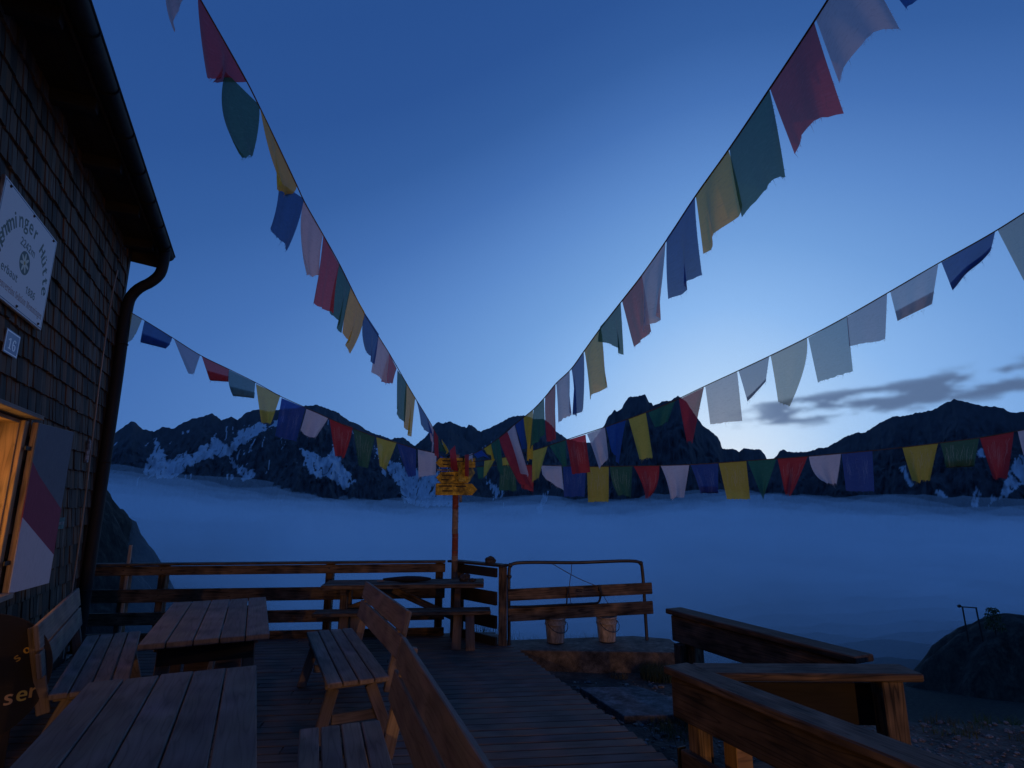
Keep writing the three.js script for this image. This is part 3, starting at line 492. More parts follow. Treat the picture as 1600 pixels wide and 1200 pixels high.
// concrete slab
{
  const s = new THREE.Shape(); [[-0.10, 7.16], [2.06, 7.03], [2.02, 7.70], [1.6, 7.86], [-0.10, 7.62]].forEach(([x, y], i) => (i ? s.lineTo(x, y) : s.moveTo(x, y)));
  const g = new THREE.ExtrudeGeometry(s, { depth: 0.3, bevelEnabled: true, bevelSize: 0.012, bevelThickness: 0.012, bevelSegments: 2 }); g.rotateX(-Math.PI / 2); g.translate(0, -0.318, 0);
  const p = g.attributes.position; for (let i = 0; i < p.count; i++) p.setXYZ(i, p.getX(i) + 0.012 * noise(p.getX(i) * 5, p.getZ(i) * 5, 1), p.getY(i), p.getZ(i));
  struct('concrete_slab', g, M.concrete, 'concrete slab under the pipe railing and the buckets', 'slab');
  const f = new THREE.Shape(); [[0.72, 6.34], [1.32, 6.36], [1.72, 5.86], [1.78, 5.6], [1.02, 5.55]].forEach(([x, y], i) => (i ? f.lineTo(x, y) : f.moveTo(x, y)));
  const q = new THREE.ExtrudeGeometry(f, { depth: 0.05, bevelEnabled: true, bevelSize: 0.012, bevelThickness: 0.01, bevelSegments: 2 }); q.rotateX(-Math.PI / 2); q.translate(0, -0.235, 0);
  solo('paving_slab', q, plain(0.16, 0.17, 0.18, 0.9), 'flat dark stone slab set in the gravel beside the deck', 'paving');
}
function bucket(px, depthZ, label) {
  const t = thing('bucket', label, 'bucket', [px, 0.0, depthZ], 0, 'plastic buckets under the pipe railing');
  const prof = [[0.0, 0.003], [0.104, 0.003], [0.108, 0.012], [0.124, 0.21], [0.133, 0.214], [0.133, 0.232], [0.127, 0.236], [0.13, 0.285], [0.137, 0.288], [0.137, 0.30], [0.127, 0.30], [0.12, 0.21], [0.1, 0.016], [0, 0.016]].map(([a, b]) => new THREE.Vector2(a, b));
  part('pail', new THREE.LatheGeometry(prof, 40), M.plastic, t);
  const hd = part('handle', tube(Array.from({ length: 13 }, (_, i) => { const a = Math.PI * i / 12; return v3(-Math.cos(a) * 0.138, 0.235 - Math.sin(a) * 0.10, 0.05 + Math.sin(a) * 0.105); }), 0.0045, 30, 6), M.black, t); hd.rotation.y = 0.5;
  const gr = part('lug', new THREE.CylinderGeometry(0.016, 0.016, 0.012, 12).rotateZ(Math.PI / 2), M.black, t); gr.position.set(0.125, 0.24, 0.03);
}
bucket(0.545, -7.49, 'beige plastic bucket standing on the slab below the left tap');
bucket(1.20, -7.55, 'beige plastic bucket standing on the slab below the hose bend');

// ---- tables and benches; own axes x along, y up, z across
function slatTable(label, u, v, len, wid, h, group) {
  const p = uv(u, v), t = thing('terrace_table', label, 'table', [p.x, 0, p.z], hutTurn, group), n = 5, w = wid / n;
  for (let i = 0; i < n; i++) { const m = part('plank', board(len + rr(-0.012, 0.012), 0.042, w - 0.007, 0.005, Math.round(rnd() * 12) / 12), M.table[i % 4], t); m.position.set(rr(-0.006, 0.006), h - 0.021 + rr(-0.0012, 0.0012), (i - 2) * w); }
  for (const s of [-1, 1]) {
    const x = s * (len / 2 - 0.30);
    const cl = part('cross_cleat', board(0.07, 0.07, wid - 0.14, 0.004), M.bench[1], t); cl.position.set(x, h - 0.079, 0);
    for (const q of [-1, 1]) { beam('leg', v3(x, h - 0.112, q * (wid / 2 - 0.14)), v3(x, 0.0, q * (wid / 2 - 0.10)), 0.09, 0.07, pick(M.bench), t, v3(1, 0, 0)); }
    const st = part('stretcher', board(0.04, 0.09, wid - 0.36, 0.004), M.bench[1], t); st.position.set(x, 0.22, 0);
    const ap = part('end_panel', board(0.03, 0.15, wid - 0.20, 0.004), M.dark, t); ap.position.set(s * (len / 2 - 0.2), h - 0.12, 0);
  }
  const tie = part('tie_beam', board(len - 0.65, 0.09, 0.04, 0.004), M.bench[1], t); tie.position.set(0, 0.285, 0);
  return t;
}
function backBench(label, u, v, len, flip, group, turn = 0) {
  const p = uv(u, v), t = thing('garden_bench', label, 'bench', [p.x, 0, p.z], hutTurn + turn, group), s = flip ? -1 : 1;
  for (let i = 0; i < 4; i++) { const m = part('seat_slat', board(len + rr(-0.01, 0.01), 0.036, 0.103, 0.006, Math.round(rnd() * 12) / 12), M.bench[i % 3], t); m.position.set(rr(-0.006, 0.006), 0.432 + rr(-0.001, 0.001), (i - 1.5) * 0.113); }
  const tilt = 0.2;
  for (const [y, z] of [[0.635, 0.296], [0.815, 0.332]]) { const m = part('back_plank', board(len, 0.165, 0.032, 0.005, Math.round(rnd() * 12) / 12), pick(M.bench), t); m.position.set(0, y, s * z); m.rotation.x = s * tilt; }
  for (const e of [-1, 1]) {
    const x = e * (len / 2 - 0.20);
    beam('leg', v3(x, 0.36, -s * 0.15), v3(x + e * 0.02, 0, -s * 0.25), 0.085, 0.05, pick(M.bench), t, v3(1, 0, 0));
    beam('leg', v3(x, 0.36, s * 0.12), v3(x + e * 0.02, 0, s * 0.27), 0.085, 0.05, pick(M.bench), t, v3(1, 0, 0));
    beam('back_support', v3(x + e * 0.052, 0.30, s * 0.247), v3(x + e * 0.052, 0.87, s * 0.372), 0.075, 0.045, pick(M.bench), t, v3(1, 0, 0));
    const c = part('cross_cleat', board(0.05, 0.055, 0.42, 0.004), M.bench[1], t); c.position.set(x, 0.386, 0);
    const k = part('stretcher', board(0.035, 0.07, 0.34, 0.004), M.bench[1], t); k.position.set(x, 0.15, s * 0.02);
  }
  return t;
}
seed(52);
slatTable('weathered plank table nearest the viewer at the bottom left', 2.72, -0.33, 2.46, 0.84, 0.75, 'plank tables along the hut');
slatTable('weathered plank table further along the hut, its end grain lit orange', 5.72, -0.24, 1.84, 0.84, 0.75, 'plank tables along the hut');
backBench('garden bench with slanting backrest nearest the viewer', 2.66, 0.465, 2.0, false, 'garden benches beside the tables', -0.09);
backBench('garden bench with slanting backrest beside the further plank table', 5.36, 0.79, 1.80, false, 'garden benches beside the tables');
backBench('bluish garden bench set against the shingled wall', 5.98, -1.05, 1.98, true, 'garden benches beside the tables', 0.116);
{
  const t = thing('picnic_table', 'long narrow table standing against the valley railing', 'table', [-1.35, 0, -7.42], degToRad(5));
  for (let i = 0; i < 4; i++) { const m = part('plank', board(1.98 + rr(-0.02, 0.02), 0.05, 0.122, 0.005, i / 12), M.rail[i % 3], t); m.position.set(0, 0.705, 0.2 - i * 0.128); }
  for (const x of [-0.72, 0.66]) { for (const z of [-0.12, 0.14]) beam('leg', v3(x, 0.645, z), v3(x, 0, z * 1.3), 0.085, 0.085, M.stair[0], t, v3(1, 0, 0)); const c = part('cross_cleat', board(0.07, 0.07, 0.46, 0.004), M.stair[1], t); c.position.set(x, 0.645, 0.01); }
  beam('brace', v3(0.62, 0.30, 0.02), v3(-0.15, 0.64, 0.02), 0.04, 0.08, M.rail[0], t); beam('brace', v3(-0.68, 0.42, 0.02), v3(-0.25, 0.56, 0.02), 0.04, 0.08, M.rail[0], t);
  const b = thing('plank_bench', 'low plank bench pushed under the long narrow table', 'bench', [-1.30, 0, -7.1], degToRad(5));
  for (let i = 0; i < 2; i++) { const m = part('seat_slat', board(2.08, 0.042, 0.135, 0.005, 0.25 * i), M.rail[i], b); m.position.set(0, 0.425, 0.07 - i * 0.142); }
  for (const x of [-0.62, 0.72]) { for (const [dx, z] of [[-0.07, -0.02], [0.07, 0.03]]) beam('leg', v3(x + dx, 0.402, z), v3(x + dx * 1.2, 0, z), 0.13, 0.11, M.bench[1], b, v3(1, 0, 0)); }
  const r = [-1.30, 0.732, -7.36];
  const um = thing('folded_parasol', 'dark folded parasol lying on the long narrow table', 'parasol', [-1.32, 0.768, -7.37], degToRad(3));
  { const pr = []; for (let i = 0; i <= 20; i++) { const f = i / 20; pr.push(new THREE.Vector2(0.012 + 0.026 * Math.sin(Math.PI * Math.pow(f, 0.8)) * (1 + 0.18 * noise(f * 9, 3)), f * 0.6)); } part('cover', new THREE.LatheGeometry(pr, 12).rotateZ(Math.PI / 2).translate(0.3, 0, 0), plain(0.025, 0.025, 0.035, 0.9), um); const tip = part('tip', new THREE.CylinderGeometry(0.009, 0.012, 0.09, 8).rotateZ(Math.PI / 2), plain(0.45, 0.4, 0.35), um); tip.position.set(-0.33, -0.018, 0); }
  const stoneG = (sx, sy, sz, k) => { const g = new THREE.IcosahedronGeometry(1, 3), p = g.attributes.position; for (let i = 0; i < p.count; i++) { const q = new THREE.Vector3().fromBufferAttribute(p, i), f = 1 + 0.3 * noise(q.x * 1.6 + k, q.y * 1.6, q.z * 1.6); p.setXYZ(i, q.x * f * sx, q.y * f * sy, q.z * f * sz); } g.computeVertexNormals(); return g; };
  const s1 = solo('stone', stoneG(0.075, 0.05, 0.05, 2), M.rock, 'oval dark stone lying at the right end of the narrow table', 'stone'); s1.position.set(-0.60, 0.775, -7.45); s1.rotation.z = 0.35;
  const s2 = solo('stone', stoneG(0.05, 0.022, 0.04, 5), M.rock, 'flat small stone beside the oval one on the narrow table', 'stone'); s2.position.set(-0.50, 0.752, -7.41);
  const s3 = solo('stone', stoneG(0.068, 0.052, 0.06, 8), M.rock, 'rough stone resting on the railing cap near the corner post', 'stone'); s3.position.set(-0.28, 0.985, -7.46);
}
// painted board by the wall bench
{
  const p = uv(5.0, -1.57), t = thing('painted_board', 'dark round board with painted letters leaning by the wall bench', 'sign', [p.x, 0, p.z], hutTurn - Math.PI / 2 + 0.35);
  const cv = document.createElement('canvas'); cv.width = cv.height = 512; const g = cv.getContext('2d'); g.fillStyle = '#17110f'; g.fillRect(0, 0, 512, 512);
  seed(61); for (let i = 0; i < 700; i++) { g.fillStyle = rnd() < 0.5 ? 'rgba(0,0,0,0.12)' : 'rgba(120,80,60,0.08)'; g.fillRect(rnd() * 512, rnd() * 512, 3 + rnd() * 40, 1 + rnd() * 3); }
  g.font = 'bold 74px sans-serif'; g.textAlign = 'left'; g.textBaseline = 'middle'; ['#a88a6a', '#b7a24e', '#b08a4c'].forEach((c, i) => { g.fillStyle = c; g.fillText('ser'[i], 362 + i * 39, 346 - i * 6); }); g.fillStyle = '#b4c2cf'; g.save(); g.translate(474, 322); g.rotate(0.12); g.fillText('!', 0, 0); g.restore();
  g.font = 'bold 46px sans-serif'; for (let i = 0; i < 4; i++) { g.save(); g.translate(376 + i * 26, 196 - i * 26); g.rotate(-0.6); g.fillStyle = '#b08a34'; g.fillText('soll'[i], 0, 0); g.restore(); }
  const tx = new THREE.CanvasTexture(cv); tx.colorSpace = THREE.SRGBColorSpace; tx.magFilter = THREE.LinearFilter;
  const disc = new THREE.Group(); disc.name = 'round_board'; t.add(disc); disc.position.set(0, 0.58, 0); disc.rotation.x = -0.1;
  const b = part('backing', new THREE.CylinderGeometry(0.40, 0.40, 0.03, 48).rotateX(Math.PI / 2), M.dark, disc);
  const f = part('painted_face', new THREE.CircleGeometry(0.396, 48), new THREE.MeshStandardMaterial({ map: tx, roughness: 0.8 }), disc); f.position.z = 0.0165;
  for (const x of [-0.2, 0.2]) { const k = part('foot', board(0.06, 0.26, 0.10, 0.004), M.dark, t); k.position.set(x, 0.13, -0.03); }
}
// signpost
{
  const t = thing('signpost', 'banded wooden signpost carrying yellow hiking arrows at the railing corner', 'signpost', [-0.765, 0, -7.76]);
  const bands = [['grey', 0, 0.95], ['pale', 0.95, 1.02], ['red', 1.02, 1.3], ['pale', 1.3, 1.62], ['red', 1.62, 1.86], ['pale', 1.86, 2.36]];
  const cm = { grey: wood(0.2, 0.16, 0.13), pale: wood(0.46, 0.36, 0.28), red: wood(0.42, 0.10, 0.06) };
  for (const [c, a, b] of bands) { const g = new THREE.CylinderGeometry(0.042, 0.042, b - a, 16); const m = part('pole', g, cm[c], t); m.position.set(0.006 * Math.sin(a * 3), (a + b) / 2, 0); }
  for (let i = 0; i < 16; i++) { const y = 0.98 + i * 0.052 + rr(0, 0.02); const m = part('paint_ring', new THREE.CylinderGeometry(0.0435, 0.0435, rr(0.008, 0.02), 16, 1, false, rr(0, 6), rr(2, 5)), pick([cm.grey, cm.pale, cm.red]), t); m.position.y = y; }
  const yellow = plain(0.88, 0.62, 0.05, 0.55);
  const arrow = (y, h, len, dirn, turn, shift, lines, z = 0.055) => {
    const s = new THREE.Shape(), w = len / 2, tip = h * 0.45; s.moveTo(-w, -h / 2); s.lineTo(w - tip, -h / 2); s.lineTo(w, 0); s.lineTo(w - tip, h / 2); s.lineTo(-w, h / 2); s.closePath();
    const a = new THREE.Group(); a.name = 'arrow_sign'; t.add(a); a.position.set(shift, y, z); a.rotation.y = turn;
    const g = new THREE.ExtrudeGeometry(s, { depth: 0.012, bevelEnabled: true, bevelSize: 0.002, bevelThickness: 0.002, bevelSegments: 1 }); if (dirn < 0) g.rotateZ(Math.PI); part('panel', g, yellow, a);
    for (const [lx, ly, lw] of lines) { const m = part('lettering_line', board(lw, 0.018, 0.003, 0.0008), M.black, a); m.position.set(lx, ly, 0.0165); }
    return a;
  };
  arrow(2.245, 0.125, 0.54, -1, 0.10, -0.01, [[-0.12, 0.025, 0.12], [-0.13, -0.025, 0.08], [0.06, 0.02, 0.1]]);
  arrow(2.045, 0.15, 0.44, -1, 0.06, -0.05, [[-0.06, 0.03, 0.16], [0.1, 0.03, 0.08], [-0.1, -0.03, 0.1]]);
  arrow(1.885, 0.15, 0.56, 1, 0.04, 0.01, [[-0.15, 0.045, 0.18], [0.06, 0.04, 0.14], [-0.12, -0.02, 0.14]], 0.06);
  arrow(2.12, 0.26, 0.34, 1, 0.95, 0.14, [[0.0, 0.05, 0.14]], 0.03);
  for (const y of [2.148, 1.962]) { const m = part('pale_strip', board(0.42, 0.024, 0.014, 0.002), plain(0.55, 0.56, 0.6), t); m.position.set(-0.05, y, 0.05); for (const x of [-0.16, 0.0, 0.08]) { const k = part('lettering_line', board(0.07, 0.012, 0.003, 0.0008), M.black, t); k.position.set(x, y, 0.059); } }
  const tg = part('tag', board(0.035, 0.09, 0.004, 0.001), plain(0.6, 0.6, 0.58), t); tg.position.set(0.065, 1.76, 0.02);
}
// stick at the railing
{
  const a = gndPoint(184, 1003), b = at(195.5, 853, 8.32);
  solo('wooden_pole', tube([v3(a.x, 0, a.z), v3(a.x, 0.6, a.z), v3(a.x - 0.01, 1.17, a.z - 0.01)], 0.022, 12, 10), wood(0.62, 0.54, 0.47), 'thin pale upright pole beside the railing near the downpipe', 'pole');
}
function gndPoint(x, y, h = 0) { const d = dir(x, y), t = (h - EYE) / d.y; return v3(d.x * t, h, d.z * t); }
// stair rails
{
  seed(71);
  const H = 0.72, cap = 0.045;
  const t1 = thing('stair_railing', 'heavy timber handrail running out of the lower right corner', 'railing');
  beam('cap_board', uv(3.02, 2.475, H - cap / 2), uv(0.2, 2.475, H - cap / 2), 0.19, cap, M.stair[2], t1, v3(0, 1, 0), 0.008, 0.2);
  beam('rail_board', uv(2.98, 2.425, 0.555), uv(0.2, 2.425, 0.555), 0.045, 0.22, M.stair[1], t1, v3(0, 1, 0), 0.006, 0.5);
  beam('rail_board', uv(2.93, 2.425, 0.17), uv(0.2, 2.425, 0.17), 0.045, 0.23, M.stair[1], t1, v3(0, 1, 0), 0.006, 0.7);
  beam('post', uv(2.86, 2.50, -0.02), uv(2.86, 2.50, 0.67), 0.10, 0.10, M.rail[2], t1, U.clone());
  { const s = new THREE.Shape(); s.moveTo(-0.055, 0); s.lineTo(0.055, 0); s.lineTo(0.055, 0.40); s.lineTo(0.02, 0.45); s.lineTo(-0.055, 0.47); s.closePath(); const g = new THREE.ExtrudeGeometry(s, { depth: 0.09, bevelEnabled: true, bevelSize: 0.004, bevelThickness: 0.004, bevelSegments: 1 }); const k = part('post_block', g, wood(0.40, 0.27, 0.15), t1); const p = uv(2.72, 2.60, -0.02); k.position.copy(p); k.rotation.y = hutTurn - Math.PI / 2; }
  { const k = part('end_bracket', board(0.012, 0.24, 0.06, 0.002), M.black, t1); const p = uv(2.945, 2.425, 0.17); k.position.copy(p); k.rotation.y = hutTurn; }
  const t2 = thing('stair_railing', 'timber handrail crossing from the near rail to the far rail', 'railing');
  const A = uv(3.02, 2.58, H - cap / 2), B = v3(2.42, H - cap / 2, -3.66); A.z += 0.0;
  beam('cap_board', v3(1.13, H - cap / 2, -3.685), B, 0.22, cap, M.stair[0], t2, v3(0, 1, 0), 0.008, 0.9);
  beam('rail_board', v3(1.2, 0.50, -3.78), v3(2.36, 0.50, -3.76), 0.045, 0.24, M.soffit, t2);  // added near-black board, its colour standing in for the shaded gap under the cap
  beam('post', v3(2.24, -0.75, -3.63), v3(2.24, H - cap - 0.002, -3.63), 0.125, 0.125, M.rail[0], t2, v3(0, 0, 1));
  const t3 = thing('stair_railing', 'timber handrail further off reaching towards the fog', 'railing');
  beam('cap_board', uv(4.55, 3.74, H - cap / 2), uv(2.66, 3.74, H - cap / 2), 0.19, cap, M.stair[1], t3, v3(0, 1, 0), 0.008, 0.4);
  beam('rail_board', uv(4.50, 3.69, 0.555), uv(2.70, 3.69, 0.555), 0.045, 0.22, M.stair[0], t3);
  beam('post', uv(4.30, 3.76, -0.7), uv(4.30, 3.76, 0.674), 0.11, 0.11, M.rail[1], t3, U.clone());
  beam('post', uv(4.38, 3.66, -0.7), uv(4.38, 3.66, 0.44), 0.08, 0.09, M.stair[1], t3, U.clone());
  const st = solo('timber_block', board(0.22, 0.1, 0.14, 0.01), wood(0.4, 0.3, 0.2), 'small timber block lying behind the far stair rail', 'block'); { const p = gndPoint(1118, 1040, -0.24); st.position.set(2.06, groundY(2.06, -6.35) + 0.06, -6.35); st.rotation.y = 0.4; }
}
// frame and shrub on the knoll
{
  const b = at(1519, 975, 53), t = thing('goal_frame', 'small goal-shaped frame standing on the misty knoll', 'frame', [b.x, b.y, b.z]);
  const mat = M.dark;
  for (const [x, l] of [[-0.62, 0.05], [0.74, 0.12]]) { const a = v3(x, -1.6, 0), c = v3(x - l, 1.5, 0); beam('pole', a, c, 0.1, 0.1, mat, t, v3(0, 0, 1)); }
  beam('crossbar', v3(-0.95, 1.56, 0), v3(0.7, 1.44, 0), 0.09, 0.1, mat, t); beam('knob', v3(-1.08, 1.56, 0), v3(-0.84, 1.66, 0), 0.2, 0.2, mat, t);
}
function grassGeo(n, r, h, lean, sd) {
  seed(sd); const pos = [], nor = [];
  for (let i = 0; i < n; i++) {
    const a = rr(0, 6.3), d = r * Math.sqrt(rnd()), x = Math.cos(a) * d, z = Math.sin(a) * d, hh = h * rr(0.45, 1), b = rr(0, 6.3), l = lean * hh * rr(0.2, 1), w = rr(0.002, 0.0045) * (1 + h);
    const dx = Math.cos(b) * l, dz = Math.sin(b) * l, wx = -Math.sin(b) * w, wz = Math.cos(b) * w, K = 3;
    const P = (t) => [x + dx * t * t, hh * (t - 0.18 * t * t * lean), z + dz * t * t];
    for (let k = 0; k < K; k++) { const p = P(k / K), q = P((k + 1) / K), f = 1 - k / K, g = 1 - (k + 1) / K; const v = [[p[0] - wx * f, p[1], p[2] - wz * f], [p[0] + wx * f, p[1], p[2] + wz * f], [q[0] + wx * g, q[1], q[2] + wz * g], [q[0] - wx * g, q[1], q[2] - wz * g]]; for (const m of k === K - 1 ? [0, 1, 2] : [0, 1, 2, 0, 2, 3]) pos.push(...v[m]); }
  }
  const g = new THREE.BufferGeometry(); g.setAttribute('position', new THREE.Float32BufferAttribute(pos, 3)); g.computeVertexNormals(); return g;
}
{
  const gm = [new THREE.MeshPhysicalMaterial({ color: new THREE.Color().setRGB(0.055, 0.08, 0.025), roughness: 1, transmission: 0.3, side: THREE.DoubleSide }), new THREE.MeshPhysicalMaterial({ color: new THREE.Color().setRGB(0.11, 0.095, 0.04), roughness: 1, transmission: 0.3, side: THREE.DoubleSide })];
  const tufts = [[0.18, -7.72, 150, 0.26, 0.30, 'tall grass tuft behind the slab left of the first bucket'], [0.36, -7.78, 90, 0.14, 0.24, 'grass tuft close behind the first bucket'], [0.78, -7.78, 60, 0.2, 0.3, 'thin grass tuft between the two buckets'], [1.02, -7.76, 110, 0.14, 0.32, 'dense grass tuft just left of the second bucket'],
    [1.66, -6.88, 700, 0.2, 0.22, 'dark bushy grass tuft against the front of the slab'], [1.22, -6.9, 120, 0.1, 0.09, 'low weeds at the foot of the slab face'], [1.48, -5.35, 500, 0.28, 0.12, 'low dark grass beside the stone slab and the near handrail'], [-0.52, -8.3, 160, 0.35, 0.5, 'grass tuft showing under the short corner railing']];
  tufts.forEach(([x, z, n, r, h, label], i) => { const m = solo('grass_tuft', grassGeo(n, r, h, 0.6, 100 + i), gm[i % 3 === 2 ? 1 : 0], label, 'grass', 'grass tufts round the terrace'); m.position.set(x, groundY(x, z) - 0.01 + (z < -7.6 && x > -0.3 ? -0.02 : 0), z); if (z > -7.8 && z < -7.6) m.position.y = -0.2; });
  // grass along the brink
  const one = grassGeo(26, 0.10, 0.16, 0.9, 300), spots = []; seed(310);
  for (let i = 0; i < 2600; i++) { const x = rr(1.8, 12), z = rr(-9.5, -1.5), e = brink(x, z); if (e < -0.75 * rnd() || e > 1.6 || x < 2.4) continue; spots.push([x, groundY(x, z), z]); }
  const inst = new THREE.InstancedMesh(one, gm[0], spots.length), m4 = new THREE.Matrix4(), col = new THREE.Color();
  spots.forEach(([x, y, z], i) => { const s = rr(0.4, 1.25); m4.compose(v3(x, y - 0.01, z), new THREE.Quaternion().setFromAxisAngle(v3(0, 1, 0), rr(0, 6.3)), v3(s, s * rr(0.6, 1.3), s)); inst.setMatrixAt(i, m4); inst.setColorAt(i, col.setRGB(rr(0.7, 1.6), rr(0.8, 1.2), rr(0.6, 1))); });
  inst.name = 'brink_grass'; shadows(inst); scene.add(inst); tag(inst, 'short wild grass along the brink of the terrace', 'grass', null, 'stuff');
  // shrub on the knoll
  const b = at(1554, 978, 50), sh = thing('shrub', 'small dark shrub on the knoll beside the frame', 'shrub', [b.x, b.y - 0.6, b.z]); seed(320);
  const leaves = []; const lg = new THREE.PlaneGeometry(0.16, 0.1); for (let i = 0; i < 420; i++) { const a = rr(0, 6.3), t = rnd(), r = 0.85 * Math.sqrt(rnd()) * (1 - 0.5 * t); leaves.push(lg.clone().applyMatrix4(new THREE.Matrix4().compose(v3(Math.cos(a) * r, 0.2 + t * 1.9, Math.sin(a) * r), new THREE.Quaternion().setFromEuler(new THREE.Euler(rr(-2, 2), rr(-3, 3), rr(-2, 2))), v3(1, 1, 1)))); }
  part('foliage', mergeGeometries(leaves), gm[0], sh); for (let i = 0; i < 4; i++) part('stem', tube([v3(0, -0.3, 0), v3(rr(-0.15, 0.15), 0.6, rr(-0.15, 0.15)), v3(rr(-0.4, 0.4), 1.4, rr(-0.4, 0.4))], 0.03, 8, 5), M.dark, sh);
}

// ---------------------------------------------------------------- strings of prayer flags, all tied to the signpost
const CLOTH = { red: [0.58, 0.06, 0.085], green: [0.035, 0.21, 0.14], yellow: [0.85, 0.60, 0.06], blue: [0.022, 0.125, 0.45], white: [0.78, 0.74, 0.77], lemon: [0.66, 0.60, 0.11], teal: [0.13, 0.36, 0.42], lilac: [0.42, 0.29, 0.44], straw: [0.52, 0.47, 0.18], dark: [0.02, 0.035, 0.03] };
function printed(rgb, ink, amount, sd) {
  const c = document.createElement('canvas'); c.width = c.height = 256; const g = c.getContext('2d'), s = (v) => Math.round(255 * Math.pow(clamp(v, 0, 1), 1 / 2.2)); seed(sd);
  g.fillStyle = `rgb(${rgb.map(s)})`; g.fillRect(0, 0, 256, 256);
  for (let i = 0; i < 700; i++) { const k = rnd() < 0.5 ? 0 : 255; g.fillStyle = `rgba(${k},${k},${k},0.03)`; g.fillRect(rnd() * 256, rnd() * 256, 2 + rnd() * 26, 1 + rnd() * 5); }
  g.strokeStyle = ink; g.lineCap = 'round';
  if (amount > 0.5) for (let i = 0; i < 26; i++) {                          // pale brushed strokes
    let x = rr(26, 230), y = rr(24, 120); g.lineWidth = rr(1.5, 3.2); g.globalAlpha = rr(0.25, 0.6); g.beginPath(); g.moveTo(x, y);
    for (let k = 0; k < 4; k++) { const nx = x + rr(-9, 9), ny = y + rr(10, 34); g.quadraticCurveTo(x + rr(-8, 8), (y + ny) / 2, nx, ny); x = nx; y = ny; } g.stroke();
  } else for (let r = 0; r < 11; r++) for (let x = 20; x < 236; x += 7 + rnd() * 6) { if (rnd() > amount) continue; g.lineWidth = 1 + rnd(); g.globalAlpha = 0.05 + 0.09 * rnd(); g.beginPath(); const y = 24 + r * 19; g.moveTo(x, y); g.bezierCurveTo(x + rr(-5, 5), y + 5, x + rr(-6, 6), y + 9, x + rr(-3, 3), y + 10 + rnd() * 8); g.stroke(); }
  g.globalAlpha = 1; const t = new THREE.CanvasTexture(c); t.colorSpace = THREE.SRGBColorSpace; t.magFilter = THREE.LinearFilter; return t;
}
const clothMat = {};
for (const [k, rgb] of Object.entries(CLOTH)) {
  const base = { roughness: 1, transmission: 0.6, thickness: 0, side: THREE.DoubleSide, specularIntensity: 0.2 };
  clothMat[k] = [new THREE.MeshPhysicalMaterial({ ...base, map: printed(rgb, k === 'white' ? '#a99fb0' : k === 'yellow' ? '#a88a30' : '#101418', 0.25, k.length * 7 + rgb[0] * 100) }),
    new THREE.MeshPhysicalMaterial({ ...base, map: printed(rgb, k === 'white' ? '#8f8798' : k === 'blue' ? '#8fa9d6' : '#d8d6cf', 0.6, k.length * 11 + rgb[1] * 100), specularIntensity: 0.6, roughness: 0.75 })];
  clothMat[k][0].transparent = true; clothMat[k][0].opacity = 0.91; clothMat[k][2] = clothMat[k][0].clone(); clothMat[k][2].transparent = true; clothMat[k][2].opacity = 0.74; clothMat[k][2].color.setScalar(0.68);      // worn thin
}
const quad = (a, m, b, t) => a.clone().multiplyScalar((1 - t) * (1 - t)).addScaledVector(m, 2 * t * (1 - t)).addScaledVector(b, t * t);
const through = (a, mid, b) => mid.clone().multiplyScalar(2).addScaledVector(a, -0.5).addScaledVector(b, -0.5);
